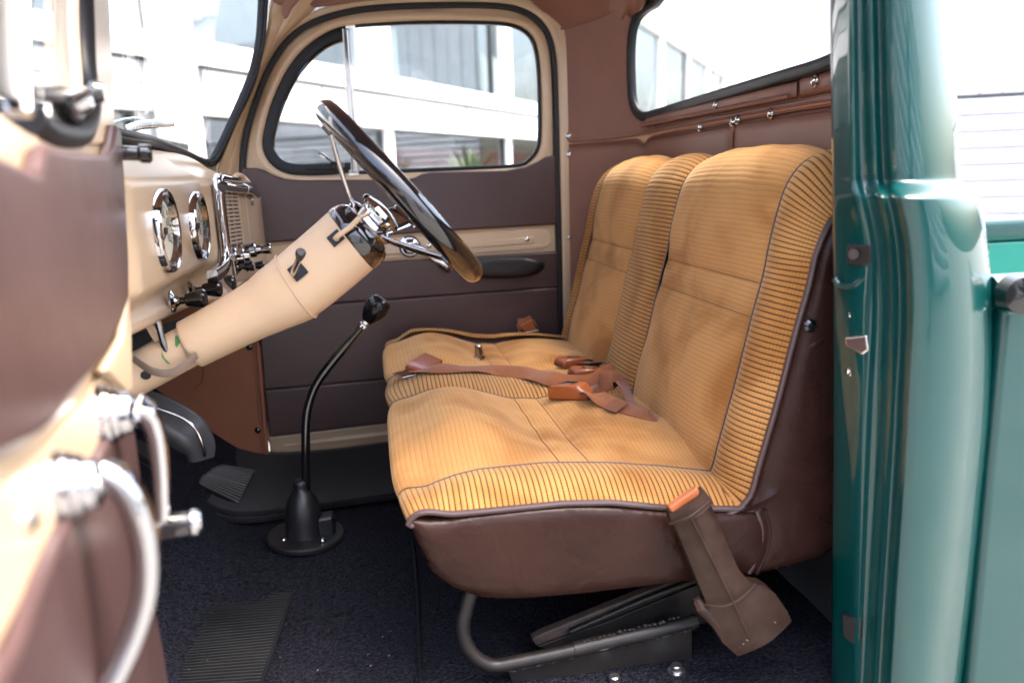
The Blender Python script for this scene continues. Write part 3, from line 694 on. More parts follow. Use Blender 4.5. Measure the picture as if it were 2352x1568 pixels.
# quarter-light catch
tube('vent_catch', [FD(735, 352, 0.012), FD(748, 360, 0.026), FD(762, 372, 0.03), FD(772, 377, 0.022)], 0.004, GLOSS_BLACK, pd, seg=8, radii=[0.006, 0.005, 0.0045, 0.006])
boxo('vent_catch_base', FD(778, 381, 0.016), (FU * 0.020, FN * 0.012, UZ * 0.010), GLOSS_BLACK, pd, 0.004)
prism('vent_catch_rail', [FD(705, 377, 0.0), FD(805, 373, 0.0), FD(806, 391, 0.0), FD(702, 391, 0.0)], FN * 0.014, RUBBER, pd, bevel=0.003)
# padded panels
up_ = [(553, 386), (590, 386), (606, 390), (626, 401), (655, 411), (690, 414), (780, 413), (900, 412), (930, 413), (950, 408), (968, 399), (990, 395), (1160, 391), (1205, 383), (1232, 371), (1250, 361), (1274, 357), (1278, 515), (1050, 529), (800, 545), (560, 561)]
prism('upper_padded_panel', [FD(x, y, 0.003) for x, y in up_], FN * 0.016, LEATHER, pd, bevel=0.0075, bseg=4)
def lowpanel(tl, tr, bl, br, dip=0):
    a = [FD(tl[0] + (tr[0] - tl[0]) * t, tl[1] + (tr[1] - tl[1]) * t, 0.003) for t in np.linspace(0, 1, 8)]
    b = [FD(br[0] + (bl[0] - br[0]) * t, br[1] + (bl[1] - br[1]) * t, 0.003) for t in np.linspace(0, 1, 8)]
    return prism('lower_padded_panel', a + b, FN * 0.016, LEATHER, pd, bevel=0.0085, bseg=4)
lowpanel((574, 618), (1279, 576), (592, 709), (1280, 659))
lowpanel((592, 708), (1280, 658), (606, 894), (1284, 832))
lowpanel((606, 893), (1284, 831), (620, 1001), (1288, 922))
for q in (((594, 708), (1280, 659)), ((609, 893), (1284, 832))):
    thread('stitching', [FD(q[0][0] + (q[1][0] - q[0][0]) * t, q[0][1] - 1.5 + (q[1][1] - q[0][1]) * t, 0.0125) for t in np.linspace(0, 1, 30)], 0.0075, 0.0050, 0.0018, STITCH, pd, FN)
# pressed tan rail between the panels
prism('pressed_rail', [FD(x, y, 0.002) for x, y in ((568, 568), (800, 553), (1050, 537), (1240, 524), (1258, 527), (1266, 540), (1266, 556), (1256, 567), (1240, 571), (1050, 584), (800, 600), (572, 614))], FN * 0.007, TAN, pd, bevel=0.005, bseg=3)
prism('rail_bead', [FD(x, y, 0.008) for x, y in ((840, 573), (1060, 556), (1220, 544), (1228, 548), (1228, 556), (1220, 559), (1060, 571), (840, 588))], FN * 0.006, TAN, pd, bevel=0.005, bseg=4)
sweep('rail_bead', [FD(570, 606, 0.006), FD(900, 586, 0.006), FD(1240, 563, 0.006)], circ(0.004, 8), TAN, pd, up=FN)
SCREW = lathe_mesh('rail_screw', [(0.008, -0.001), (0.008, 0.002), (0.005, 0.0045), (0.0015, 0.005), (0.0012, 0.003), (0, 0.003)], DULL_CHROME)
for x, y in ((985, 565), (1210, 550)): put('rail_screw', SCREW, frame_mat(FD(x, y, 0.012), FN), pd)
# window crank
c0 = FD(941, 566, 0.010)
lathe('crank_rosette', [(0.034, 0), (0.034, 0.004), (0.028, 0.009), (0.026, 0.009), (0.025, 0.015), (0.019, 0.018), (0.018, 0.030), (0.015, 0.034), (0, 0.035)], c0, FN, CHROME, pd)
r0 = pd.children[-1]
sweep('crank_arm', crs([c0 + FN * 0.028, FD(965, 572, 0.050), FD(1000, 594, 0.062), FD(1030, 612, 0.066)], 14), rrect(0.010, 0.006, 0.004), CHROME, r0, up=FN, scale=[1.25 - 0.5 * i / 13 for i in range(14)])
sweep('crank_knob', crs([FD(1012, 606, 0.058), FD(1026, 616, 0.062), FD(1034, 622, 0.066)], 6), rrect(0.008, 0.008, 0.003), GLOSS_BLACK, r0)
# arm rest
arm = [(1070, 606), (1086, 598), (1120, 594), (1160, 592), (1205, 593), (1238, 598), (1252, 607), (1248, 618), (1232, 630), (1205, 638), (1150, 641), (1086, 640), (1070, 636)]
ac = (1160, 616)
rows = []
for s, o in ((1.0, 0.012), (1.0, 0.040), (0.97, 0.055), (0.88, 0.064), (0.70, 0.067), (0.35, 0.066)):
    rows.append([FD(ac[0] + (p.x - ac[0]) * s, ac[1] + (p.y - ac[1]) * s - o * 40, o) for p in crs([(x, y, 0) for x, y in arm], 40, True)])
loft('arm_rest', rows, PLASTIC, pd, closed=True, caps=True, angle=50)
# ribbed tan sill of the door
for (x0, y0, x1, y1) in ((655, 1023, 1288, 950), (655, 1048, 1288, 972)):
    sweep('sill_rib', [FD(x0 + (x1 - x0) * t, y0 + (y1 - y0) * t, 0.003) for t in np.linspace(0, 1, 10)], circ(0.010, 12, 0.007), TAN, pd, up=FN, scale=[0.3] + [1.0] * 9)
sweep('sill_lip', [FD(622 + 666 * t, 1006 - 80 * t, 0.002) for t in np.linspace(0, 1, 10)], circ(0.004, 8), TAN, pd, up=FN)
# outer skin so that the door is closed from outside
mk('door_skin', [FD(x, y, -0.06) for x, y in ((556, 425), (1281, 405), (1292, 985), (623, 1060))], [(0, 1, 2, 3)], TEAL, pd, smooth=False, solid=0.004)

# ================================================================ open driver door
dd = thing('driver_door', 'open driver door at the left edge with brown panels and chrome handles', 'door', (-0.22, 0.6, 0.6))
def dpoly(pts, off): return [DD(x, y, off) for x, y in pts]
def dprism(name, pts, off, th, m, bevel=0.006, bseg=3): return prism(name, dpoly(pts, off + th), DN * -th, m, dd, bevel=bevel, bseg=bseg)
# shell: sill and below (tan), hinge-side post, frame over the window
dprism('door_shell', [(264, 330), (286, 520), (294, 760), (296, 900), (270, 1150), (300, 1568), (320, 1750), (-700, 2900), (-700, -100), (-250, 150), (-60, 235), (0, 262), (60, 300), (100, 320), (190, 330)], -0.05, 0.052, TAN, 0.004)
dprism('window_post', [(208, -200), (246, -200), (252, 0), (262, 200), (268, 340), (205, 345), (212, 200), (210, 0)], -0.04, 0.045, TAN, 0.010)
# upholstered panels
dprism('upper_padded_panel', [(270, 284), (280, 300), (288, 420), (297, 600), (298, 690), (277, 752), (240, 822), (194, 883), (150, 948), (105, 998), (50, 1035), (0, 1066), (-300, 1250), (-300, 420), (-60, 330), (0, 348), (45, 372), (80, 392), (98, 390), (106, 340), (120, 330), (160, 345), (215, 352), (250, 354), (262, 330)], 0.002, 0.016, LEATHER, 0.010, 4)
dprism('lower_padded_panel', [(302, 900), (312, 1000), (335, 1180), (350, 1350), (378, 1500), (392, 1600), (430, 1800), (-500, 3200), (-500, 2500), (0, 1560), (52, 1462), (100, 1330), (141, 1234), (200, 1120), (262, 985)], 0.002, 0.014, LEATHER, 0.010, 4)
dprism('rail_bead', [(302, 800), (302, 872), (262, 960), (230, 1020), (190, 1085), (130, 1205), (40, 1400), (-100, 1680), (-260, 1600), (0, 1120), (100, 1035), (200, 915), (270, 800), (290, 762)], 0.001, 0.006, TAN, 0.005, 3)
dprism('hinge_flange', [(296, 640), (303, 760), (306, 900), (296, 905), (272, 880), (240, 850), (285, 770)], 0.004, 0.012, TAN, 0.006)
# vent window: dark rubber, chrome bar, latch
tube('vent_rubber', crs(dpoly([(190, -150), (187, -40), (189, 60), (191, 130), (195, 190), (203, 240), (196, 280), (178, 308), (140, 312), (95, 300), (60, 270)], -0.004), 50), 0.0145, RUBBER, dd, seg=10)
tube('vent_frame', crs(dpoly([(172, -150), (168, 0), (168, 60), (172, 130), (176, 200), (160, 250)], -0.002), 30), 0.006, TAN, dd, seg=10)
prism('vent_stay', dpoly([(52, 196), (100, 196), (160, 205), (196, 200), (205, 210), (190, 240), (170, 262), (150, 285), (128, 270), (118, 240), (80, 236), (52, 232)], -0.004), DN * 0.016, PLASTIC, dd, bevel=0.004)
lathe('catch_hub', [(0.013, 0), (0.013, 0.012), (0.009, 0.02), (0, 0.021)], DD(160, 232, 0.006), DN, CHROME, dd, seg=18)
tube('catch_lever', [DD(162, 232, 0.02), DD(186, 216, 0.026), DD(206, 212, 0.024)], 0.005, DULL_CHROME, dd, seg=8)
lathe('catch_knob', [(0.010, 0), (0.012, 0.006), (0.009, 0.014), (0, 0.015)], DD(206, 213, 0.018), DN, GLOSS_BLACK, dd, seg=16)
prism('catch_plate', dpoly([(100, 240), (150, 250), (162, 290), (150, 318), (118, 300), (100, 275)], -0.008), DN * 0.008, STEEL, dd, bevel=0.002)
sweep('division_bar', dpoly([(36, -150), (40, 0), (42, 150), (46, 262)], 0.0), rrect(0.006, 0.010, 0.004), CHROME, dd, up=DN)
prism('window_run', dpoly([(-120, -150), (22, -150), (24, 215), (10, 235), (-120, 190)], -0.010), DN * 0.012, RUBBER, dd, bevel=0.003)
mk('vent_pane', dpoly([(45, -150), (172, -150), (172, 60), (178, 180), (170, 250), (120, 300), (60, 272)], -0.014), [list(range(7))], GLASS, dd, smooth=False, recalc=False)
# window crank and door handle
def rosette(px, py, s):
    o = DD(px, py, 0.004)
    lathe('handle_rosette', [(r * s, h * s * 0.66) for r, h in ((0.036, 0), (0.037, 0.006), (0.035, 0.012), (0.0335, 0.0135), (0.0345, 0.017), (0.033, 0.025), (0.0305, 0.0265), (0.0310, 0.030), (0.029, 0.038), (0.026, 0.040), (0.0245, 0.056), (0.019, 0.062), (0, 0.063))], o, DN, CHROME, dd, seg=32)
    return o, dd.children[-1]
o1, r1 = rosette(222, 955, 0.82)
sweep('crank_arm', crs([o1 + DN * 0.0258, o1 + DN * 0.0396 + Vector((0, 0.002, 0.002)), o1 + DN * 0.0473 + Vector((0, 0.004, -0.018)), o1 + DN * 0.0482 + Vector((0, 0.005, -0.055)), o1 + DN * 0.0456 + Vector((0, 0.004, -0.100)), o1 + DN * 0.0430 + Vector((0, 0.002, -0.125))], 24),
      rrect(0.012, 0.008, 0.006), CHROME, r1, up=DN, scale=[1.15 - 0.35 * i / 23 for i in range(24)])
kb = o1 + DN * 0.0396 + Vector((0, 0.002, -0.122))
lathe('crank_knob', [(0.011, 0), (0.0125, 0.006), (0.012, 0.028), (0.010, 0.030)], kb, DN, GLOSS_BLACK, r1, seg=20)
lathe('crank_knob_cap', [(0.012, 0.029), (0.0135, 0.031), (0.0135, 0.036), (0.010, 0.040), (0, 0.041)], kb, DN, CHROME, r1, seg=20)
o2, r2 = rosette(124, 1122, 0.74)
hpts = [o2 + DN * 0.0178, o2 + DN * 0.0340 + Vector((0, 0, 0.006)), o2 + DN * 0.0488 + Vector((0, -0.002, -0.014)), o2 + DN * 0.0548 + Vector((0, -0.004, -0.048)), o2 + DN * 0.0518 + Vector((0, -0.008, -0.085)), o2 + DN * 0.0400 + Vector((0, -0.014, -0.118)), o2 + DN * 0.0252 + Vector((0, -0.022, -0.145)), o2 + DN * 0.0089 + Vector((0, -0.03, -0.170))]
sweep('release_handle', crs(hpts, 40), rrect(0.0115, 0.0085, 0.0075, 4), CHROME, r2, up=DN, scale=[1.2 - 0.25 * i / 39 for i in range(40)])
put('rail_screw', SCREW, frame_mat(DD(68, 1190, 0.008), DN), dd)

# ================================================================ dashboard
dash = thing('dashboard', 'tan metal dashboard with two round gauges and chrome centre grille', 'dashboard', (-0.36, 1.8, 1.1))
# section (x, z), from the windscreen round the brow down to the lower lip
SEC = [(-0.545, 1.438), (-0.50, 1.437), (-0.45, 1.430), (-0.415, 1.414), (-0.398, 1.394), (-0.391, 1.366), (-0.390, 1.320), (-0.390, 1.27), (-0.390, 1.22), (-0.392, 1.185), (-0.396, 1.160), (-0.390, 1.142), (-0.376, 1.122), (-0.378, 1.108), (-0.40, 1.100)]
secp = crs([(x, 0, z) for x, z in SEC], 90)
def dashp(u, v):
    y = 1.02 + 1.50 * v; s = secp[min(89, int(round(u * 89)))]; x, z = s.x, s.z
    z += (1.80 - y) * 0.045 * smst((1.40 - z) / 0.2)            # lower lip rises towards the driver
    z -= 0.060 * smst((y - 2.05) / 0.45) * smst((z - 1.25) / 0.15)
    # raised instrument pod
    ky = smst((y - 1.13) / 0.13) * smst((1.79 - y) / 0.06); kz = smst((z - 1.158) / 0.042) * smst((1.415 - z) / 0.06)
    x += 0.048 * ky * kz
    x += 0.058 * smst((y - 1.74) / 0.04) * smst((2.42 - y) / 0.05) * smst((z - 1.09) / 0.03) * smst((1.40 - z) / 0.05)
    return Vector((x, y, z))
grid('dash_panel', dashp, 90, 150, TAN, dash, angle=75)
# speaker-style seam and side trim at far end
tube('dash_end_moulding', crs([P(522, 428, 2.0), P(545, 402, 2.30), P(560, 408, 2.36), P(575, 425, 2.36), P(583, 440, 2.36)], 20), 0.006, TAN, dash, seg=8)
def gauge(px, py, r):
    n = Vector((1, 0, 0)); o = PX(px, py, -0.3325)
    lathe('gauge_bezel', [(r * 1.10, -0.016), (r * 1.09, -0.003), (r * 1.07, 0.001), (r * 1.04, 0.0025), (r * 0.98, 0.001), (r * 0.95, 0.0025), (r * 0.91, 0.0015), (r * 0.83, -0.006), (r * 0.80, -0.0085), (r * 0.80, -0.0095)], o, n, CHROME, dash, seg=48, caps=False)
    bz = dash.children[-1]
    fc = lathe('gauge_face', [(r * 0.86, -0.014), (r * 0.86, -0.009), (0, -0.009)], o, n, DIAL, bz, seg=48)
    lathe('gauge_lens', [(r * 0.90, -0.001), (r * 0.7, 0.003), (r * 0.35, 0.005), (0, 0.0055)], o, n, LENS, bz, seg=48)
    M4 = frame_mat(o, n, Vector((0, 1, 0)))
    V = []; Fc = []
    def bar(a, r0, r1, w, h=0.0010, z0=-0.0089):
        q = len(V); c, s = math.cos(a), math.sin(a)
        for rr in (r0, r1):
            for ww in (-w, w): V.append(M4 @ Vector((rr * c - ww * s, rr * s + ww * c, z0 + h)))
        Fc.append([q, q + 1, q + 3, q + 2])
    for k in range(25): bar(R(-30 + 10 * k), r * (0.60 if k % 4 else 0.53), r * 0.70, 0.0010 if k % 4 else 0.0020)
    mk('gauge_ticks', V, Fc, INK, bz, recalc=False, smooth=False); V.clear(); Fc.clear()
    bar(R(205), -r * 0.15, r * 0.66, 0.0026, 0.004)
    mk('gauge_needle', V, Fc, INK, bz, recalc=False, smooth=False)
    lathe('needle_hub', [(0.006, -0.009), (0.006, -0.005), (0, -0.004)], o, n, INK, bz, seg=16)
    for k, tx in enumerate(('0', '20', '40', '60', '80')):
        cu = bpy.data.curves.new('gauge_number', 'FONT'); cu.body = tx; cu.size = 0.019; cu.align_x = 'CENTER'; cu.align_y = 'CENTER'; cu.materials.append(INK)
        a = R(210 - 60 * k); tmp = bpy.data.objects.new('tmp', cu); me_ = bpy.data.meshes.new_from_object(tmp); bpy.data.objects.remove(tmp); o3 = bpy.data.objects.new('gauge_number', me_); COL.objects.link(o3)
        o3.matrix_basis = M4 @ Matrix.Translation((math.cos(a) * r * 0.42, math.sin(a) * r * 0.42, -0.0080)); setp(o3, bz)
gauge(391, 530, 0.064); gauge(464, 518, 0.062)
# chrome frame and grille in the middle of the dash
def dx(px, py, x=-0.315): return PX(px, py, x)
fr_ = [dx(582, 433), dx(550, 424), dx(515, 415), dx(503, 414), dx(501, 425), dx(506, 470), dx(513, 530), dx(518, 575), dx(517, 605), dx(505, 622), dx(488, 636)]
sweep('grille_frame', crs(fr_, 60), rrect(0.013, 0.010, 0.005), CHROME, dash, up=Vector((1, 0, 0)))
sweep('grille_top_roll', crs([dx(512, 428, -0.300), dx(545, 433, -0.300), dx(575, 436, -0.300), dx(590, 447, -0.31)], 16), circ(0.011, 12), GLOSS_BLACK, dash)
lathe('roll_collar', [(0.0125, 0), (0.0125, 0.012)], dx(561, 434, -0.300), Vector((0.1, 1, -0.1)), CHROME, dash, seg=16)
prism('grille_plate', [dx(508, 428, -0.335), dx(598, 446, -0.335), dx(604, 600, -0.335), dx(575, 640, -0.335), dx(520, 650, -0.335)], (0.014, 0, 0), TAN, dash, bevel=0.004)
prism('grille_recess', [dx(511, 442, -0.3195), dx(541, 443, -0.3195), dx(556, 560, -0.3195), dx(517, 568, -0.3195)], (0.002, 0, 0), MATTE_BLACK, dash)
for k in range(13):
    t = (k + 0.5) / 13
    a = dx(511 + 6 * t, 444 + 122 * t, -0.314); b = dx(541 + 15 * t, 445 + 113 * t, -0.314)
    sweep('grille_slat', [a, a.lerp(b, 0.5), b], rrect(0.0029, 0.0033, 0.002), TAN, dash, up=Vector((1, 0, 0)))
for t in (0.33, 0.68):
    a = dx(511 + 30 * t, 443, -0.3145); b = dx(517 + 39 * t, 566 - 6 * t, -0.3145)
    sweep('grille_divider', [a, b], rrect(0.003, 0.0022, 0.0012), TAN, dash, up=Vector((1, 0, 0)))
for x0, x1 in ((546, 563), (563, 577)): tube('panel_line', [dx(x0, 446, -0.321), dx(x1, 570, -0.321)], 0.002, TAN, dash, seg=6)
put('dash_screw', SCREW, frame_mat(dx(577, 461, -0.319), (1, 0, 0)), dash); put('dash_screw', SCREW, frame_mat(dx(578, 466, -0.319), (1, 0, 0)), dash)
# radio and heater knobs
ax = Vector((1, -0.02, 0.05)).normalized()
def knob(px, py, x, prof, m, nm='dash_knob'): return lathe(nm, prof, dx(px, py, x), ax, m, dash, seg=20, angle=25)
big = [(0.020, 0), (0.021, 0.010), (0.018, 0.012), (0.0175, 0.026), (0.014, 0.028), (0.012, 0.038), (0, 0.039)]
long_ = [(0.017, 0), (0.019, 0.004), (0.018, 0.026), (0.013, 0.029), (0.010, 0.040), (0.0125, 0.048), (0.0135, 0.062), (0.011, 0.065), (0, 0.066)]
knob(534, 590, -0.318, big, CHROME, 'radio_knob'); knob(562, 576, -0.318, long_, CHROME, 'radio_knob')
prism('radio_plate', [dx(528, 568, -0.316), dx(548, 560, -0.316), dx(562, 610, -0.316), dx(540, 634, -0.316)], (0.004, 0, 0), CHROME, dash, bevel=0.002)
cone = [(0.006, 0.0), (0.006, 0.010), (0.010, 0.013), (0.0155, 0.036), (0.0155, 0.041), (0.012, 0.044), (0, 0.044)]
ros = [(0.018, -0.003), (0.018, 0.0), (0.010, 0.004), (0.008, 0.008), (0.006, 0.010)]
for px, py, x in ((398, 692, -0.372), (440, 668, -0.372), (478, 655, -0.372), (568, 612, -0.318), (540, 614, -0.318)):
    s = 1.15 if px < 500 else 0.8
    lathe('knob_rosette', [(r * s, h * s) for r, h in ros], dx(px, py, x), ax, CHROME, dash, seg=20)
    lathe('choke_knob', [(r * s, h * s) for r, h in cone], dx(px, py, x) + ax * 0.008, ax, GLOSS_BLACK, dash, seg=20)
# small handle at the near top of the dash
lathe('defroster_knob', [(0.010, 0), (0.010, 0.02), (0.013, 0.024), (0.013, 0.034), (0.010, 0.037), (0, 0.037)], P(280, 352, 1.18), Vector((1, 0.15, -0.05)), GLOSS_BLACK, dash, seg=18)
# under-dash bits
tube('under_dash_rod', [P(362, 738, 1.42), P(376, 790, 1.42), P(396, 828, 1.42)], 0.006, DARKCHROME, dash, seg=8)
boxo('under_dash_lug', P(359, 775, 1.44), ((0.006, 0, 0.001), (0, 0.005, 0), (-0.012, 0, 0.028)), TAN_PLASTIC, dash, 0.002)
prism('under_dash_shade', [P(300, 772, 1.6), P(420, 730, 1.6), P(430, 760, 1.6), P(300, 860, 1.6)], (0, 0.01, 0), MATTE_BLACK, dash)  # black sheet put in for the shade below the dashboard

# ================================================================ steering column and wheel
YC = 1.45; MPP = YC / FPX
col = thing('steering_column', 'tan steering column with black three-spoke wheel', 'steering wheel', P(300, 865, YC))
def C(px, py, dy=0.0): return P(px, py, YC + dy)
st = [(250, 893, 47), (330, 850, 47), (420, 801, 47), (455, 783, 47)]
tube('inner_column', crs([C(x, y) for x, y, r in st], 16), 47 * MPP, TAN_PLASTIC, col, seg=36)
sl = [(436, 791, 53), (437, 790.5, 56), (470, 774, 57), (520, 748, 59), (570, 722, 62), (610, 701, 67), (640, 683, 73), (668, 667, 77.5), (682, 658, 79.5)]
pth = crs([(x, y, r) for x, y, r in sl], 40)
tube('lower_sleeve', [C(p.x, p.y) for p in pth], 0, TAN_PLASTIC, col, seg=48, radii=[p.z * MPP for p in pth], angle=60)
su = [(676, 662, 76.5), (680, 659, 77.5), (720, 627, 78.5), (770, 585, 79), (806, 553, 79), (809, 550.5, 78)]
pth = crs([(x, y, r) for x, y, r in su], 30)
tube('upper_sleeve', [C(p.x, p.y) for p in pth], 0, TAN_PLASTIC, col, seg=48, radii=[p.z * MPP for p in pth], angle=60)
# slanted overlap seam of the upper sleeve
axis = (C(809, 550) - C(680, 659)).normalized(); side = Vector((0, 1, 0)); upc = axis.cross(side); upc = upc if upc.z > 0 else -upc
ctr = C(690, 650); rr = 79.6 * MPP
tube('sleeve_lip', [ctr + (side * math.sin(a) + upc * math.cos(a)) * rr - axis * (0.020 * (1 - math.cos(a)) * 0.5) for a in np.linspace(0, 2 * math.pi, 60)], 0.0016, TAN_PLASTIC, col, seg=8)
su = [(807, 552, 79.5), (809, 550.5, 80.5), (822, 540, 80), (832, 531, 76), (840, 524, 68), (846, 519, 56), (850, 516, 45)]
pth = crs([(x, y, r) for x, y, r in su], 24)
tube('black_collar', [C(p.x, p.y) for p in pth], 0, GLOSS_BLACK, col, seg=48, radii=[p.z * MPP for p in pth], angle=70)
# gear-selector and signal slots with their stalks, on the near flank
def onsleeve(px, py, rpx=79):
    d = ray(px, py); o = C(690, 650); a = axis
    # nearest hit with the cylinder round the axis
    w = CAM - o; dv = d - a * d.dot(a); wv = w - a * w.dot(a); r_ = rpx * MPP
    A_ = dv.dot(dv); B_ = 2 * dv.dot(wv); C_ = wv.dot(wv) - r_ * r_; disc = max(0, B_ * B_ - 4 * A_ * C_)
    p = CAM + d * ((-B_ - math.sqrt(disc)) / (2 * A_)); nv = p - o; nv = (nv - a * nv.dot(a)).normalized(); return p, nv
for px, py, w_, h_, name in ((771, 547, 0.012, 0.011, 'signal_slot'), (684, 622, 0.013, 0.014, 'selector_slot')):
    p, nv = onsleeve(px, py); tdir = axis.cross(nv)
    boxo(name, p + nv * 0.0004, (axis * w_, tdir * h_, nv * 0.0012), MATTE_BLACK, col, 0.001)
p, nv = onsleeve(776, 548)
tube('signal_stalk', crs([p - nv * 0.004, p + nv * 0.012, C(806, 520, -0.080), C(833, 492, -0.085)], 12), 0.0045, TAN_PLASTIC, col, seg=10)
lathe('stalk_tip', [(0.006, 0), (0.009, 0.012), (0.009, 0.016), (0.006, 0.018), (0, 0.018)], C(828, 497, -0.084), (C(840, 486, -0.086) - C(828, 497, -0.084)), DULL_CHROME, col, seg=14)
p, nv = onsleeve(680, 628)
e_ = C(689, 588, -0.11)
tube('selector_stalk', crs([p - nv * 0.003, p + nv * 0.014, e_], 10), 0.005, DULL_CHROME, col, seg=10)
lathe('stalk_tip', [(0.005, -0.012), (0.0085, 0.006), (0.0085, 0.012), (0.006, 0.014), (0, 0.014)], e_, (e_ - p), PLASTIC, col, seg=14)
# wheel
top_, bot_ = C(752, 258), C(1082, 622)
wcn = (top_ + bot_) / 2; wr = (top_ - bot_).length / 2; wt = (top_ - bot_).normalized(); wn_ = Vector((0, -1, 0)).cross(wt).normalized()
if wn_.x < 0: wn_ = -wn_
rim = [wcn + (wt * math.cos(a) + side * math.sin(a)) * wr for a in np.linspace(0, 2 * math.pi, 97)[:-1]]
tube('wheel_rim', rim, 0.0205, GLOSS_BLACK, col, seg=20, closed=True)
rim_o = col.children[-1]
hub = C(848, 513)
hn = wn_
lathe('horn_hub', [(0.030, -0.030), (0.034, -0.012), (0.046, -0.006), (0.049, 0.000), (0.046, 0.008), (0.036, 0.012), (0.032, 0.012), (0.030, 0.018), (0.040, 0.021), (0.043, 0.026), (0.040, 0.033), (0.022, 0.040), (0, 0.042)], hub, hn, CHROME, col, seg=40)
def spoke(ang, w=0.011, flat=0.0035):
    e = wcn + (wt * math.cos(ang) + side * math.sin(ang)) * (wr - 0.012); d = (e - hub); d = (d - hn * d.dot(hn)).normalized()
    pts = [hub + d * 0.025 + hn * 0.004, hub + d * 0.055 + hn * 0.006, e - hn * 0.022 - d * 0.016, e - hn * 0.004]
    sweep('wheel_spoke', crs(pts, 24), rrect(w, flat, flat * 0.8), CHROME, rim_o, up=hn)
    boxo('spoke_clamp', e - hn * 0.014 - d * 0.004, (d * 0.010, d.cross(hn) * (w + 0.004), hn * 0.012), GLOSS_BLACK if w < 0.02 else CHROME, rim_o, 0.003)
spoke(R(-15)); spoke(R(-140)); spoke(R(105), 0.026)
# strap and paint marks on the inner column
sp_ = crs([C(305, 822, -0.045), C(350, 852, -0.060), C(395, 856, -0.062), C(425, 838, -0.060), C(452, 815, -0.045)], 30)
sweep('column_strap', sp_, rrect(0.0010, 0.0075, 0.0008, 2), STRAPGREY, col, up=Vector((0.1, -0.25, 1)))
def onin(px, py): 
    o = C(330, 850); a = (C(420, 801) - C(330, 850)).normalized(); d = ray(px, py); r_ = 47 * MPP + 0.0008
    w = CAM - o; dv = d - a * d.dot(a); wv = w - a * w.dot(a); A_ = dv.dot(dv); B_ = 2 * dv.dot(wv); C_ = wv.dot(wv) - r_ * r_
    return CAM + d * ((-B_ - math.sqrt(max(0, B_ * B_ - 4 * A_ * C_))) / (2 * A_))
prism('green_mark', [onin(x, y) for x, y in ((402, 772), (412, 768), (414, 784), (406, 798), (402, 792))], (0, -0.0006, 0), GREENTAPE, col)
prism('green_mark', [onin(x, y) for x, y in ((371, 806), (378, 822), (392, 836), (384, 834), (372, 820))], (0, -0.0006, 0), GREENTAPE, col)
q_ = onin(335, 861); lathe('column_hole', [(0.0085, 0), (0.0085, 0.0012), (0, 0.0012)], q_, (CAM - q_) * 0.4 + Vector((0, -1, -0.6)), MATTE_BLACK, col, seg=18)

# ================================================================ gear lever
YG = 1.80; gpp = YG / FPX
gl = thing('gear_lever', 'tall bent black gear lever with round knob and rubber boot', 'gear lever', P(703, 1240, YG))
G = lambda x, y, d=0: P(x, y, YG + d)
tube('lever_rod', crs([G(703, 1130), G(702, 1040), G(703, 970), G(710, 925), G(728, 880), G(758, 838), G(795, 793), G(834, 748)], 50), 10.2 * gpp, GLOSS_BLACK, gl, seg=16)
kd = (G(862, 710) - G(834, 748)).normalized()
lathe('lock_nut', [(0.008, 0), (0.011, 0.002), (0.011, 0.010), (0.008, 0.012), (0.008, 0.020)], G(830, 753), kd, DULL_CHROME, gl, seg=6, angle=20)
lathe('lever_knob', [(0.012, 0.0), (0.016, 0.006), (0.0245, 0.022), (0.0285, 0.036), (0.0285, 0.046), (0.025, 0.056), (0.019, 0.063), (0.017, 0.0635), (0, 0.0625)], G(842, 738), kd, SATIN_BLACK, gl, seg=32, angle=50)
M4 = frame_mat(G(842, 738) + kd * 0.0632, kd, Vector((0, 1, 0)))
V = []; Fc = []
for x0, y0, x1, y1 in ((-.009, -.010, -.0075, .010), (-.00075, -.010, .00075, .010), (.0075, -.010, .009, .010), (-.009, -.0008, .009, .0008)):
    q = len(V); V += [M4 @ Vector((x, y, 0.0006)) for x, y in ((x0, y0), (x1, y0), (x1, y1), (x0, y1))]; Fc.append([q, q + 1, q + 2, q + 3])
mk('shift_pattern', V, Fc, GOLD, gl, smooth=False, recalc=False)
lathe('rubber_boot', [(0.048, -0.006), (0.045, 0.004), (0.043, 0.030), (0.0415, 0.060), (0.038, 0.085), (0.031, 0.104), (0.022, 0.117), (0.0175, 0.123), (0.0165, 0.133), (0.0175, 0.140), (0.013, 0.146), (0.009, 0.146)], G(702, 1236), (0, 0, 1), PLASTIC, gl, seg=36, angle=60)
lathe('boot_plate', [(0.090, -0.008), (0.090, 0.0), (0.086, 0.003), (0.05, 0.005)], G(703, 1226), (0.05, -0.02, 1), PLASTIC, gl, seg=40)
boxo('boot_lug', G(750, 1203), ((0.020, 0.004, 0), (0, 0.022, 0), (0, 0, 0.026)), PLASTIC, gl, 0.009, 3)
BOLT = lathe_mesh('plate_screw', [(0.008, -0.002), (0.008, 0.002), (0.006, 0.005), (0.0, 0.006)], CHROME)
for x, y in ((652, 1240), (741, 1240), (668, 1212)): put('plate_screw', BOLT, frame_mat(PZ(x, y, G(703, 1228).z + 0.006), (0, 0, 1)), gl)

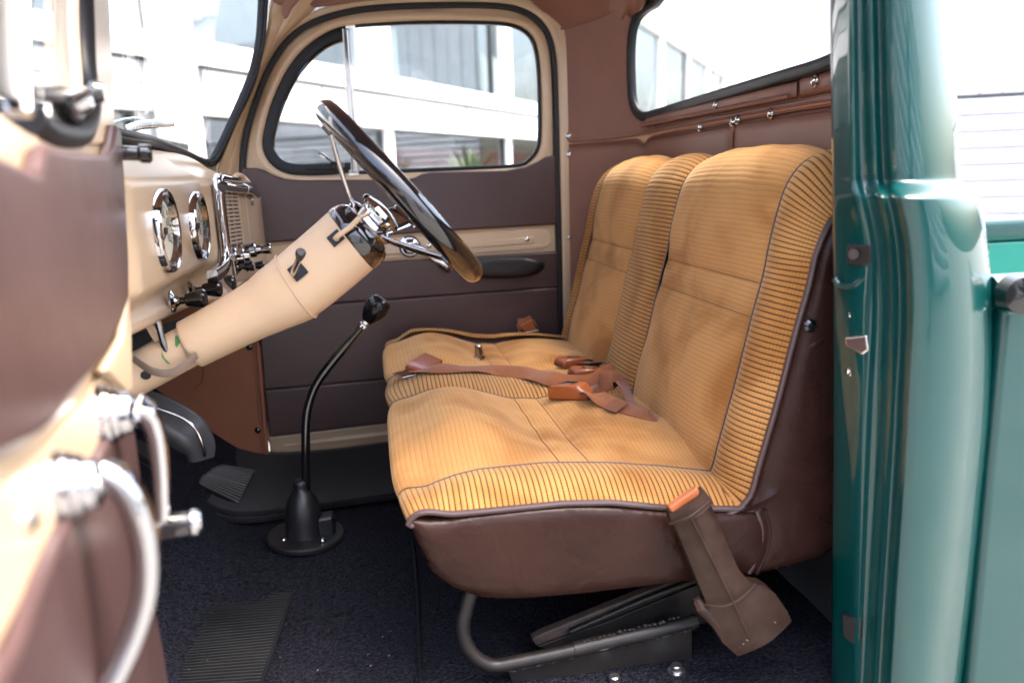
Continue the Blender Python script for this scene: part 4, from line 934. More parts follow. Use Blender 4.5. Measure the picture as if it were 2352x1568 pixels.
# ================================================================ floor covering, pedals
def carpetz(x, y):
    z = 0.500 + 0.055 * math.exp(-((y - 1.80) / 0.20) ** 2) * smst((0.10 - x) / 0.25) * 0.6
    if x < -0.36: z += (-0.36 - x) ** 1.35 * 1.25
    return z
g_ = grid('floor_carpet', lambda u, v: (lambda x, y: Vector((x, y, carpetz(x, y) + 0.0022 * math.sin(x * 31 + y * 17) * math.sin(y * 23))))(-0.76 + 1.64 * u, 1.05 + 1.50 * v), 110, 110, CARPET, recalc=False)
tag(g_, 'dark navy loop carpet covering the cab floor', 'carpet')
def feltz(u, v):
    # front-left edge runs from under the column to behind the boot
    a = crs([P(250, 1030, 1.98), P(340, 1082, 1.98), PZ(420, 1135, 0.575), PZ(530, 1198, 0.535), PZ(720, 1180, 0.512), PZ(900, 1155, 0.512), PZ(1100, 1130, 0.512)], 60)
    b = crs([P(250, 850, 2.485), P(330, 905, 2.485), P(400, 962, 2.485), P(470, 1006, 2.485), P(560, 1042, 2.485), P(640, 1054, 2.485), P(760, 1046, 2.485), P(900, 1028, 2.485), P(1100, 1004, 2.485)], 60)
    return a, b
fa, fb = feltz(0, 0)
def feltp(u, v):
    i = min(59, int(round(u * 59))); p = fa[i].lerp(fb[i], v); sag = 0.018 * math.sin(math.pi * v)
    return p + Vector((0, 0, -sag + 0.010))
ft = grid('passenger_mat', feltp, 60, 24, FELT, recalc=False, solid=0.014, soff=-1)
tag(ft, 'smooth black mat with bound edge along the passenger side floor', 'floor mat')
tube('bound_edge', [p + Vector((0, -0.004, 0.008)) for p in fa[:36]], 0.0075, FELT, ft, seg=10)
# ribbed heel pad on that mat
def feltuv(px, py):
    best = None
    for i in range(60):
        for k in range(41):
            q = feltp(i / 59, k / 40); c = ROT.transposed() @ (q - CAM); x = 1176 - FPX * c.x / c.z; y = 784 + FPX * c.y / c.z
            d = (x - px) ** 2 + (y - py) ** 2
            if best is None or d < best[0]: best = (d, q)
    return best[1]
cs = [feltuv(*q) for q in ((438, 1066), (579, 1084), (541, 1168), (416, 1104))]
nrm = (cs[1] - cs[0]).cross(cs[3] - cs[0]).normalized(); nrm = nrm if nrm.z > 0 else -nrm
hp = thing('heel_pad', 'ribbed black rubber heel pad sewn to the passenger mat', 'heel pad', cs[3])
def hq(s, t): return cs[0].lerp(cs[1], s).lerp(cs[3].lerp(cs[2], s), t)
grid('pad_base', lambda s, t: hq(s, t) + nrm * (0.010 + 0.010 * math.sin(math.pi * t) * 0.3), 8, 8, RUBMAT, hp, solid=0.006, soff=0)
for k in range(14):
    t = 0.04 + 0.92 * k / 13
    sweep('pad_rib', [hq(s, t) + nrm * (0.014 + 0.003 * math.sin(math.pi * t)) for s in np.linspace(0.02, 0.98, 8)], circ(0.0024, 6), WORNRUB if k > 6 else PEDALPAD, hp, up=nrm)
# driver's ribbed rubber mat
mcs = [PZ(430, 1366, 0.506), PZ(680, 1353, 0.506), PZ(560, 1700, 0.506), PZ(280, 1700, 0.506), PZ(352, 1490, 0.506)]
mp = prism('rubber_floor_mat', mcs, (0, 0, 0.004), RUBMAT, None, bevel=0.0015, bseg=2)
tag(mp, 'worn ribbed black rubber mat on the driver side carpet', 'floor mat')
a0, a1, b1, b0 = mcs[0], mcs[1], mcs[2], mcs[3]
for k in range(46):
    t = (k + 1) / 47
    p0 = (mcs[0].lerp(mcs[4], t / 0.38) if t < 0.38 else mcs[4].lerp(mcs[3], (t - 0.38) / 0.62)); p1 = a1.lerp(b1, t)
    sweep('mat_rib', [p0.lerp(p1, 0.03) + UZ * 0.0042, p0.lerp(p1, 0.97) + UZ * 0.0042], [(-0.0022, 0), (-0.001, 0.0010), (0.001, 0.0010), (0.0022, 0)], RUBMAT, mp, up=UZ)
# carpet binding line beside the seat
cb = tube('carpet_binding', crs([PZ(946, 1238, 0.512), PZ(952, 1275, 0.508), PZ(958, 1340, 0.507), PZ(962, 1440, 0.507), PZ(966, 1568, 0.507), PZ(968, 1650, 0.507)], 40), 0.0032, RUBBER, None, seg=8)
tag(cb, 'thin black binding line on the carpet in front of the seat', 'trim')
# pedals
bk = thing('brake_pedal', 'black curved pedal with bright metal rim under the dashboard', 'pedal', P(400, 1010, 1.75))
YB = 1.75
sweep('pedal_arm', crs([P(300, 930, YB), P(360, 952, YB), P(420, 985, YB), P(455, 1020, YB), P(462, 1052, YB)], 24), rrect(0.044, 0.026, 0.018, 4), PEDALPAD, bk, up=Vector((0.5, -0.6, 0.8)), scale=[(1.0, 1.0)] * 16 + [(0.98 - 0.05 * i, 1 - 0.06 * i) for i in range(8)])
tube('pedal_rim', crs([P(355, 935, YB - 0.035), P(420, 960, YB - 0.035), P(452, 990, YB - 0.035), P(468, 1030, YB - 0.03), P(470, 1046, YB - 0.02)], 24), 0.0035, DULL_CHROME, bk, seg=8)
ac_ = thing('accelerator_pedal', 'ribbed accelerator pedal by the driver mat', 'pedal', P(380, 1360, 1.68))
A = lambda x, y, o=0.0: P(x, y, 1.68 - o)
prism('pedal_plate', [A(340, 1250), A(372, 1258), A(402, 1340), A(378, 1370), A(366, 1366)], (-0.01, 0.008, -0.004), DULL_CHROME, ac_, bevel=0.002)
for k in range(9):
    t = k / 8
    sweep('pedal_rib', [A(342 + 28 * t, 1254 + 6 * t, 0.004), A(367 + 32 * t, 1360 - 20 * t, 0.004)], circ(0.0022, 6), RUBMAT, ac_, up=Vector((0, -1, 0)))
# crumbs on the carpet
V = []; Fc = []
for i in range(46):
    px, py = random.uniform(390, 1000), random.uniform(1180, 1560)
    p = PZ(px, py, 0.513); s = random.uniform(0.0007, 0.0020); q = len(V)
    V += [p + Vector((random.uniform(-1, 1), random.uniform(-1, 1), random.uniform(-.3, .8))) * s for _ in range(4)]; Fc += [[q, q + 1, q + 2], [q, q + 2, q + 3], [q, q + 1, q + 3], [q + 1, q + 2, q + 3]]
tag(mk('crumbs', V, Fc, DUST, None, recalc=False, smooth=False), 'pale crumbs scattered over the dark carpet', 'crumbs', kind='stuff')

# ================================================================ bench seat
seat = thing('bench_seat', 'tan corduroy bench seat with dark brown vinyl sides', 'seat', (0.35, 1.8, 0.52))
XB0, XB1 = 0.288, 0.345
def lobes(x):
    if x < 0.03: return 0.0
    if x < XB0: return math.sin(math.pi * smst((x - 0.03) / (XB0 - 0.03)) ** 0.9) ** 0.7
    if x < XB1: return 0.22 * math.sin(math.pi * (x - XB0) / (XB1 - XB0))
    return 0.95 * math.sin(math.pi * min(1, (x - XB1) / (0.66 - XB1))) ** 0.6
CP = crs([(0.034, 0, 0.822), (0.022, 0, 0.832), (0.012, 0, 0.846), (0.012, 0, 0.858), (0.026, 0, 0.868), (0.060, 0, 0.873), (0.11, 0, 0.874), (0.20, 0, 0.866), (0.31, 0, 0.846), (0.345, 0, 0.844), (0.45, 0, 0.838), (0.57, 0, 0.820), (0.68, 0, 0.808)], 150)
SEAMZ = [(0.0, 0.80), (0.035, 0.822), (0.0736, 0.848), (0.11, 0.858), (0.148, 0.8637), (0.26, 0.8643), (0.32, 0.859), (0.3775, 0.853), (0.47, 0.838), (0.57, 0.8174), (0.68, 0.803)]
EDGEZ = [(0.0, 0.838), (0.04, 0.836), (0.13, 0.8347), (0.27, 0.8342), (0.35, 0.827), (0.44, 0.8084), (0.60, 0.788), (0.68, 0.780)]
CL = [0.0]
for a, b in zip(CP, CP[1:]): CL.append(CL[-1] + (b - a).length)
def cush(y0, y1, kind, name):
    n = 150; m = 26 if kind == 'pad' else 18
    def f(u, v):
        i = min(n - 1, int(round(u * (n - 1)))); p = CP[i]; y = y0 + (y1 - y0) * v
        x, z = p.x, p.z; front = smst((0.10 - x) / 0.08)
        if kind == 'pad':
            e = (1 - abs(2 * v - 1) ** 5)
            z += (0.002 + 0.034 * lobes(x)) * (0.45 + 0.55 * e) * (1 - front)
            x -= 0.010 * e * front
            z += 0.0018 * math.sin(y * 61 + x * 9) * math.sin(x * 37) * e * (1 - front)
            if y0 < 1.5:
                k = 1 - smst(v / 0.40); z += (interp(SEAMZ, x) - z) * k * (1 - front) - 0.022 * k * front
        elif kind == 'mid':
            e = math.sin(math.pi * v)
            z += (0.002 + 0.034 * lobes(x)) * 0.45 * (1 - front) + (0.014 + 0.004 * (1 - lobes(x))) * e ** 0.7 * (1 - front)
            x -= 0.010 * e * front
        elif kind == 'near':                    # v = 0 at the outer piping
            zt = interp(EDGEZ, x) * (1 - v) + interp(SEAMZ, x) * v + 0.016 * math.sin(math.pi * min(1, v * 0.92 + 0.04))
            zf = z - 0.024 + 0.006 * math.sin(math.pi * v)
            zf = max(zf, 0.826) if v < 0.5 else zf
            z = zt * (1 - front) + zf * front
            x += 0.012 * (1 - v) ** 2 * smst((0.10 - x) / 0.09)
        else:
            vv = 1 - v
            z += -0.004 + 0.030 * math.sin(math.pi * min(1, 0.06 + vv * 0.66)) * (1 - front) + 0.010 * lobes(x) * vv * (1 - front)
        return Vector((x, y, z))
    return grid(name, f, n, m, PADCLOTH if kind == 'pad' else WALECLOTH, seat, uvf=lambda u, v: (CL[min(n - 1, int(round(u * (n - 1))))], y0 + (y1 - y0) * v), angle=80), f
YN, Y1, Y2, Y3, Y4, YF = 1.165, 1.270, 1.735, 1.965, 2.375, 2.445
_, f_near = cush(YN, Y1, 'near', 'cushion_bolster')
_, f_pad1 = cush(Y1, Y2, 'pad', 'cushion_pad')
_, f_mid = cush(Y2, Y3, 'mid', 'cushion_bolster')
_, f_pad2 = cush(Y3, Y4, 'pad', 'cushion_pad')
_, f_far = cush(Y4, YF, 'far', 'cushion_bolster')
def pipe(name, f, v, u0, u1, r=0.0014, dz=0.0006, m=PIPING): return tube(name, [f(u, v) + Vector((0, 0, dz)) for u in np.linspace(u0, u1, 70)], r, m, seat, seg=8)
pipe('piping', f_near, 1.0, 0.10, 0.98); pipe('piping', f_mid, 0.0, 0.05, 0.98); pipe('piping', f_mid, 1.0, 0.05, 0.98); pipe('piping', f_pad2, 1.0, 0.05, 0.98)
pipe('edge_piping', f_near, 0.0, 0.0, 0.97, r=0.0052, dz=-0.001, m=LEATHER)
for f in (f_near, f_pad1, f_mid, f_pad2, f_far): tube('edge_piping', [f(0.0, v) for v in np.linspace(0, 1, 14)], 0.0048, LEATHER, seat, seg=8)
# cross tucks of the pads
for f in (f_pad1, f_pad2):
    for xx in (XB0, XB1):
        i = min(range(150), key=lambda k: abs(CP[k].x - xx) + (0 if k > 60 else 9)); u = i / 149
        tube('cross_seam', [f(u, v) + Vector((0, 0, 0.0004)) for v in np.linspace(0.02, 0.98, 30)], 0.0009, SEAM, seat, seg=6)
# vinyl base of the cushion
side_ = [(p.x, p.z) for p in (P(x, y, 1.165) for x, y in ((940, 1190), (958, 1242), (980, 1286), (1000, 1320), (1060, 1358), (1150, 1375), (1300, 1366), (1450, 1350), (1600, 1332), (1720, 1320), (1770, 1300), (1775, 1230), (1755, 1178), (1640, 1174), (1530, 1172), (1400, 1162), (1300, 1162), (1200, 1170), (1100, 1182), (1000, 1194), (950, 1190)))]
sc_ = crs([(x, 0, z) for x, z in side_], 90, True); cen = Vector((0.32, 0, 0.755))
INS = ((0.072, 1.1510), (0.050, 1.1515), (0.030, 1.1530), (0.016, 1.1555), (0.007, 1.1590), (0.002, 1.1635), (0.0, 1.1680), (0.0, 1.5), (0.0, 2.1), (0.0, 2.440), (0.01, 2.450), (0.05, 2.455))
rows = [[cen + Vector(((p.x - cen.x) * (1 - d / 0.29), y, (p.z - cen.z) * (1 - d / 0.085))) for p in sc_] for d, y in INS]
loft('cushion_base', rows, SEATVINYL, seat, closed=True, caps=True, angle=70)
# backrest: front profile (x, z)
BP = crs([(0.540, 0, 0.800), (0.572, 0, 0.815), (0.588, 0, 0.87), (0.603, 0, 0.925), (0.619, 0, 0.985), (0.644, 0, 1.09), (0.664, 0, 1.165), (0.674, 0, 1.22), (0.692, 0, 1.292), (0.708, 0, 1.326), (0.732, 0, 1.350), (0.766, 0, 1.362), (0.795, 0, 1.350), (0.81, 0, 1.325)], 150)
BL = [0.0]
for a, b in zip(BP, BP[1:]): BL.append(BL[-1] + (b - a).length)
Z0, Z1 = 1.094, 1.152
def bl(z, x):
    if z < Z0: return math.sin(math.pi * min(1, max(0, (z - 0.77) / (Z0 - 0.77)))) ** 0.55
    if z < Z1: return 0.30 * math.sin(math.pi * (z - Z0) / (Z1 - Z0))
    return math.sin(math.pi * min(1.0, 0.0 + 0.62 * (z - Z1) / (1.364 - Z1))) ** 0.5 if x < 0.74 else 0.9
def bprof(i):
    p = BP[i]; q = BP[min(149, i + 1)] - BP[max(0, i - 1)]; n = Vector((-q.z, 0, q.x)).normalized()
    return p, n
def back(y0, y1, kind, name):
    n = 150; m = 26 if kind == 'pad' else 18
    def f(u, v):
        i = min(n - 1, int(round(u * (n - 1)))); p, nn = bprof(i); y = y0 + (y1 - y0) * v; o = 0.0
        if kind == 'pad':
            e = (1 - abs(2 * v - 1) ** 3); o = 0.002 + 0.030 * bl(p.z, p.x) * (0.22 + 0.78 * e) + 0.0012 * math.sin(y * 50) * math.sin(p.z * 40)
        elif kind == 'mid':
            e = math.sin(math.pi * v) ** 0.6; o = 0.007 + 0.019 * e
        else:
            vv = v if kind == 'near' else 1 - v
            o = -0.014 + 0.036 * math.sin(math.pi * min(1, 0.08 + vv * 0.70)) - 0.012 * (1 - vv) ** 3
        dz = 0
        if kind in ('near', 'far'):
            vv = v if kind == 'near' else 1 - v
            dz = -0.050 * (1 - vv) ** 1.5 * smst((p.z - 1.18) / 0.18)
            yo = 0.0
        # outer ends of the crown roll over
        return Vector((p.x, y, p.z + dz)) + nn * o
    return grid(name, f, n, m, PADCLOTH if kind == 'pad' else WALECLOTH, seat, uvf=lambda u, v: (BL[min(n - 1, int(round(u * (n - 1))))], y0 + (y1 - y0) * v), angle=80), f
_, b_near = back(YN, Y1, 'near', 'backrest_bolster')
_, b_pad1 = back(Y1, Y2, 'pad', 'backrest_pad')
_, b_mid = back(Y2, Y3, 'mid', 'backrest_bolster')
_, b_pad2 = back(Y3, Y4, 'pad', 'backrest_pad')
_, b_far = back(Y4, YF, 'far', 'backrest_bolster')
NV = Vector((-0.0015, 0, 0.0005))
def bpipe(name, f, v, u0, u1, r=0.0014, m=PIPING): return tube(name, [f(u, v) + NV for u in np.linspace(u0, u1, 70)], r, m, seat, seg=8)
bpipe('piping', b_near, 1.0, 0.03, 0.97); bpipe('piping', b_mid, 0.0, 0.03, 0.97); bpipe('piping', b_mid, 1.0, 0.03, 0.97); bpipe('piping', b_pad2, 1.0, 0.03, 0.97)
bpipe('edge_piping', b_near, 0.0, 0.0, 0.99, r=0.0052, m=LEATHER)
for f in (b_pad1, b_pad2):
    for zz in (Z0, Z1):
        i = min(range(150), key=lambda k: abs(BP[k].z - zz)); u = i / 149
        tube('cross_seam', [f(u, v) + Vector((-0.0003, 0, 0)) for v in np.linspace(0.02, 0.98, 30)], 0.0010, SEAM, seat, seg=6)
# vinyl shell of the backrest
edge = [b_near(u, 0.0) for u in np.linspace(0.0, 1.0, 26)]
shell = [(p.x + 0.004, p.z - 0.001) for p in edge] + [(0.815, 1.26), (0.815, 1.10), (0.81, 0.90), (0.80, 0.78), (0.775, 0.715), (0.72, 0.687), (0.66, 0.676), (0.592, 0.670), (0.594, 0.690), (0.604, 0.7165), (0.608, 0.752), (0.600, 0.788)]
cen = Vector((0.71, 0, 1.0))
rows = [[Vector((cen.x + (x - cen.x) * (1 - d / 0.115), y, cen.z + (z - cen.z) * (1 - d / 0.34))) for x, z in shell] for d, y in ((0.085,1.1525),) + INS[1:]]
loft('backrest_shell', rows, SEATVINYL, seat, closed=True, caps=True, angle=70)
tube('shell_welt', crs([Vector((x, 1.158, z)) for x, z in ((0.598, 0.790), (0.6085, 0.752), (0.605, 0.7165), (0.587, 0.677))], 24), 0.0040, LEATHER, seat, seg=8)
tube('shell_welt', crs([Vector((x, 1.157, z)) for x, z in ((0.612, 0.790), (0.622, 0.752), (0.618, 0.714), (0.600, 0.675))], 24), 0.0035, SEATVINYL, seat, seg=8)
lathe('side_button', [(0.011, -0.002), (0.011, 0.002), (0.007, 0.006), (0, 0.007)], P(1861, 748, 1.150), (0, -1, 0), GLOSS_BLACK, seat, seg=18)
for a, b, c in (((1835, 806), (1868, 792), (1905, 772)),):
    tube('vinyl_fold', crs([P(*a, 1.160), P(*b, 1.156), P(*c, 1.158)], 16), 0.0, SEATVINYL, seat, seg=10, radii=[0.001 + 0.0055 * math.sin(math.pi * i / 15) for i in range(16)])
# tubular frame and floor bracket under the near side
YS = 1.20
Q = lambda x, y, d=0.0: P(x, y, YS + d)
sf = thing('seat_frame', 'black welded tube and bracket frame under the near side of the seat', 'seat frame', Q(1350, 1568))
tube('front_tube', crs([Q(1092, 1330), Q(1075, 1385), Q(1064, 1430), Q(1068, 1470), Q(1090, 1505), Q(1125, 1526), Q(1160, 1526)], 36), 17.5 * YS / FPX, IRON, sf, seg=18)
tube('lower_tube', crs([Q(1150, 1527), Q(1300, 1496), Q(1450, 1462), Q(1600, 1424)], 24), 18 * YS / FPX, IRON, sf, seg=18)
tube('tube_sleeve', [Q(1318, 1491), Q(1500, 1449)], 20.5 * YS / FPX, IRON, sf, seg=18)
prism('slide_rail', [Q(1222, 1468, .06), Q(1245, 1455, .06), Q(1480, 1360, .06), Q(1640, 1300, .06), Q(1640, 1325, .06), Q(1400, 1425, .06), Q(1232, 1484, .06)], (0, 0.02, 0), RUST, sf, bevel=0.003)
sweep('slide_rail_lip', [Q(1310, 1450, .052), Q(1480, 1376, .052), Q(1640, 1314, .052)], rrect(0.005, 0.006, 0.003), IRON, sf, up=Vector((0, -1, 0)))
prism('rail_web', [Q(1235, 1484, .05), Q(1400, 1426, .05), Q(1620, 1335, .05), Q(1620, 1430, .05), Q(1300, 1500, .05)], (0, 0.006, 0), IRON, sf, bevel=0.001)
prism('bracket_plate', [Q(1165, 1540, .004), Q(1590, 1440, .004), Q(1590, 1518, .004), Q(1400, 1548, .004), Q(1190, 1600, .004)], (0, 0.006, 0), IRON, sf, bevel=0.002)
fl0 = [Q(1180, 1604, 0.0), Q(1590, 1519, 0.0), Q(1625, 1560, -0.055), Q(1200, 1650, -0.055)]
prism('bracket_foot', fl0, (0, 0, -0.006), IRON, sf, bevel=0.002)
sweep('foot_bend', [Q(1180, 1601, 0.002), Q(1590, 1517, 0.002)], circ(0.0045, 10), IRON, sf)
def weld(name, a, b, n):
    V = []; Fc = []
    pts = resample([a, b], n)
    for p in pts:
        q0 = len(V); r = random.uniform(0.003, 0.0055); o = p + Vector((random.uniform(-.002, .002), 0, random.uniform(-.002, .002)))
        for i in range(5):
            for j in range(6):
                th = math.pi * i / 4; ph = 2 * math.pi * j / 6; V.append(o + Vector((math.sin(th) * math.cos(ph), math.sin(th) * math.sin(ph) * 0.7, math.cos(th) * 0.7)) * r)
        for i in range(4):
            for j in range(6): Fc.append([q0 + i * 6 + j, q0 + i * 6 + (j + 1) % 6, q0 + (i + 1) * 6 + (j + 1) % 6, q0 + (i + 1) * 6 + j])
    mk(name, V, Fc, IRON, sf, recalc=False)
weld('weld_bead', Q(1170, 1541, -0.006), Q(1315, 1508, -0.006), 26); weld('weld_bead', Q(1430, 1482, -0.006), Q(1590, 1444, -0.006), 26); weld('weld_bead', Q(1340, 1470, -0.004), Q(1560, 1418, -0.004), 20)
HEX = lathe_mesh('foot_bolt', [(0.016, -0.001), (0.016, 0.002), (0.0105, 0.003), (0.0100, 0.012), (0.008, 0.0135), (0, 0.0135)], STEEL, seg=12)
for x, y, d in ((1411, 1566, -0.026), (1554, 1541, -0.030)): put('foot_bolt', HEX, frame_mat(Q(x, y, d), (0, 0, 1)), sf)

# ================================================================ belts and loose things on the seat
def cushz(x, y): # top surface under a point
    f, y0, y1 = [(f_near, YN, Y1), (f_pad1, Y1, Y2), (f_mid, Y2, Y3), (f_pad2, Y3, Y4), (f_far, Y4, YF)][0 if y < Y1 else 1 if y < Y2 else 2 if y < Y3 else 3 if y < Y4 else 4]
    i = min((k for k in range(20, 150)), key=lambda k: abs(CP[k].x - x)); return f(i / 149, max(0, min(1, (y - y0) / (y1 - y0)))).z
def onseat(px, py, h=0.0):
    d = ray(px, py); z = 0.87
    for _ in range(12):
        p = CAM + d * ((z + h - CAM.z) / d.z); z = cushz(max(0.07, min(0.64, p.x)), max(YN, min(YF, p.y)))
    return CAM + d * ((z + h - CAM.z) / d.z)
def buckle(label, p0, p1, w, h, m, tagm=DULL_CHROME, name='belt_buckle', push=True):
    """p0 = mouth end, p1 = strap end (centres on the underside)"""
    t = thing(name, label, 'buckle', p0, 'seat belt buckles')
    d = (p1 - p0); L_ = d.length; d.normalize(); s = d.cross(UZ).normalized(); u = s.cross(d)
    pts = [(0, 0.80, 0.55), (0.04, 0.95, 0.80), (0.12, 1.0, 0.95), (0.5, 1.0, 1.0), (0.80, 0.97, 0.92), (0.88, 0.80, 0.70), (1.0, 0.62, 0.42)]
    rows = []
    for k, sw, sh in pts:
        c = p0 + d * (L_ * k); rows.append([c + s * (a * sw) + u * (b * sh + h * 0.5 * sh + 0.001) for a, b in rrect(w / 2, h / 2, min(w, h) * 0.22, 4)])
    loft('buckle_body', rows, m, t, closed=True, caps=True, angle=40)
    c = p0 - d * 0.0004 + u * (h * 0.30); boxo('buckle_slot', c, (s * (w * 0.36), u * (h * 0.09), d * 0.0012), MATTE_BLACK, t)
    boxo('slot_plate', c - u * (h * 0.11), (s * (w * 0.34), u * (h * 0.03), d * 0.0014), tagm, t)
    c = p0 + d * (L_ * 0.48) + u * (h + 0.0006)
    boxo('release_recess', c, (s * (w * 0.20), d * (L_ * 0.16), u * 0.0008), MATTE_BLACK, t, 0.0004)
    boxo('release_tab', c + u * 0.0008, (s * (w * 0.15), d * (L_ * 0.12), u * 0.0009), tagm, t, 0.0006)
    return t
buckle('orange-brown buckle nearest the camera on the seat cushion', onseat(1272, 914), onseat(1358, 917), 0.050, 0.036, BELT, CHROME)
buckle('brown buckle in the middle of the three, lying against another', onseat(1310, 868, 0.004), onseat(1390, 868, 0.006), 0.050, 0.026, BELTDK)
buckle('brown buckle farthest back of the three beside the backrest', onseat(1282, 845), onseat(1352, 840), 0.052, 0.026, BELTDK)
def strap(name, label, pts, w, m, ups=None, group='seat belt straps', tw=0.0012):
    p = crs(pts, 60); u = ups or UZ
    if isinstance(u, list): u = [Vector(q) for q in crs([Vector(q) for q in u], 60)]
    o = sweep(name, p, rrect(w / 2, tw, tw * 0.8, 2), m, None, up=u, angle=50); return tag(o, label, 'seat belt', group)
strap('belt_strap', 'orange-brown belt strap running from the nearest buckle into the seat crease', [onseat(1350, 905, 0.012), onseat(1368, 905, 0.022), onseat(1390, 920, 0.010), onseat(1440, 938, 0.006), onseat(1485, 952, 0.006), onseat(1520, 968, -0.004)], 0.044, WEB,
      ups=[(0.2, -0.5, 1), (0.3, -0.7, 0.7), (0.2, -0.6, 0.9), (0, -0.2, 1), (0, -0.2, 1), (0, -0.2, 1)])
strap('belt_strap', 'dark brown belt strap arched behind the nearest buckle', [onseat(1335, 895, 0.004), onseat(1370, 885, 0.018), onseat(1400, 872, 0.034), onseat(1425, 880, 0.030), onseat(1445, 912, 0.014), onseat(1468, 948, 0.0)], 0.046, WEBDK,
      ups=[(0, -0.3, 1), (0, -0.5, 1), (0.3, -0.8, 0.6), (0.6, -0.6, 0.6), (0.6, -0.4, 0.6), (0.4, -0.3, 1)])
strap('belt_strap', 'brown belt strap folded behind the middle buckle', [onseat(1378, 858, 0.012), onseat(1392, 852, 0.020), onseat(1408, 852, 0.016), onseat(1414, 862, 0.008), onseat(1425, 872, 0.002)], 0.046, WEBDK, ups=[(0, -0.2, 1), (0.2, -0.4, 1), (0.5, -0.5, 0.6), (0.6, -0.3, 0.4), (0.3, 0, 1)])
strap('belt_strap', 'brown belt strap behind the farthest of the three buckles', [onseat(1340, 836, 0.012), onseat(1352, 830, 0.018), onseat(1368, 832, 0.010), onseat(1380, 840, 0.0)], 0.046, WEBDK)
LS = [onseat(955, 851, 0.006), onseat(1000, 846, 0.010), onseat(1060, 846, 0.008), onseat(1130, 850, 0.010), onseat(1200, 856, 0.012), onseat(1260, 868, 0.014), onseat(1310, 880, 0.012), onseat(1360, 880, 0.020), onseat(1395, 862, 0.036), onseat(1412, 852, 0.040)]
strap('belt_strap', 'long light brown belt strap lying across the middle of the cushion', LS, 0.046, WEB, ups=[(0.1, -0.1, 1), (0.1, -0.30, 1), (0, -0.22, 1), (0, -0.12, 1), (0, -0.2, 1), (0, -0.25, 1), (0, -0.45, 0.9), (0.1, -0.7, 0.7), (0.2, -0.8, 0.5), (0.5, -0.8, 0.3)])
pa, pb = onseat(1398, 926, 0.012), onseat(1428, 938, 0.010); dv_ = (pb - pa).normalized(); sv_ = dv_.cross(Vector((0, -0.45, 1))).normalized()
prism('sewn_patch', [pa - sv_ * 0.021, pa + sv_ * 0.021, pb + sv_ * 0.021, pb - sv_ * 0.021], sv_.cross(dv_) * (0.0016 if sv_.cross(dv_).z > 0 else -0.0016), WEBDK, bpy.data.objects['belt_strap'], bevel=0.0006)
# tongue with brown cover on the middle of the cushion
tg = thing('belt_tongue', 'belt tongue with brown cover and chrome blade near the seat front', 'belt tongue', onseat(950, 850))
e0, e1 = onseat(950, 856, 0.006), onseat(994, 826, 0.012); d_ = (e1 - e0).normalized(); s_ = d_.cross(Vector((0.1, -0.55, 0.85))).normalized(); u_ = s_.cross(d_)
if u_.z < 0: u_ = -u_
LL = (e1 - e0).length
rows = []
for k, sw, sh in ((0, 0.9, 0.5), (0.06, 1, 0.9), (0.3, 1, 1), (0.9, 1, 1), (1.0, 0.95, 0.75)):
    c = e0 + d_ * (LL * k); rows.append([c + s_ * (a * sw) + u_ * (b * sh + 0.004) for a, b in rrect(0.027, 0.0075, 0.004, 3)])
loft('tongue_cover', rows, BELTDK, tg, closed=True, caps=True)
prism('tongue_plate', [e0 - s_ * 0.026 - u_ * 0.005, e0 + s_ * 0.026 - u_ * 0.005, e1 + s_ * 0.026 - u_ * 0.005, e1 - s_ * 0.026 - u_ * 0.005], u_ * -0.003, CHROME, tg, bevel=0.001)
boxo('adjuster_slot', e0.lerp(e1, 0.55) - s_ * 0.0262 * (1 if s_.y > 0 else -1) + u_ * -0.001, (d_ * 0.011, u_ * 0.0022, s_ * 0.0012), MATTE_BLACK, tg)
b0 = onseat(912, 864, 0.003)
prism('tongue_blade', [b0 + s_ * 0.014, b0 - s_ * 0.014, e0 - s_ * 0.014 + d_ * 0.004, e0 + s_ * 0.014 + d_ * 0.004], u_ * 0.003, CHROME, tg, bevel=0.001)
# far buckle hanging at the passenger door
fb_ = thing('far_belt_buckle', 'chrome and orange leather belt buckle standing behind the far bolster', 'buckle', P(1215, 772, 2.47))
H = lambda x, y, d=0.0: P(x, y, 2.475 + d)
sweep('strap_loop', [H(1190, 745), H(1212, 742), H(1224, 735)], rrect(0.020, 0.0015, 0.001), WEBDK, fb_, up=Vector((0, -0.8, 0.6)))
prism('leather_tab', [H(1196, 748, -.012), H(1222, 734, -.012), H(1231, 757, -.012), H(1206, 764, -.012)], (0, 0.008, 0), BELT, fb_, bevel=0.002)
prism('buckle_plate', [H(1203, 764, -.014), H(1236, 756, -.014), H(1240, 770, -.014), H(1214, 778, -.014)], (0, 0.006, 0), CHROME, fb_, bevel=0.002)
sweep('buckle_frame', [H(1186, 745, -.01), H(1192, 762, -.01), H(1206, 771, -.01)], rrect(0.004, 0.003, 0.002), CHROME, fb_, up=Vector((0, -1, 0)))
sweep('buckle_frame', [H(1224, 733, -.008), H(1236, 755, -.008), H(1240, 764, -.008)], rrect(0.003, 0.003, 0.001), CHROME, fb_, up=Vector((0, -1, 0)))
# loose chrome knob standing on the far pad
kp_ = onseat(1101, 824, 0.001)
lk = lathe('loose_knob', [(0.0160, 0), (0.0170, 0.002), (0.0160, 0.006), (0.0125, 0.008), (0.0110, 0.024), (0.0100, 0.036), (0.0080, 0.039), (0.0050, 0.037), (0, 0.036)], kp_, (-0.05, 0, 1), DARKCHROME, None, seg=12, angle=25)
tag(lk, 'small loose chrome knob standing on the far seat pad', 'knob')
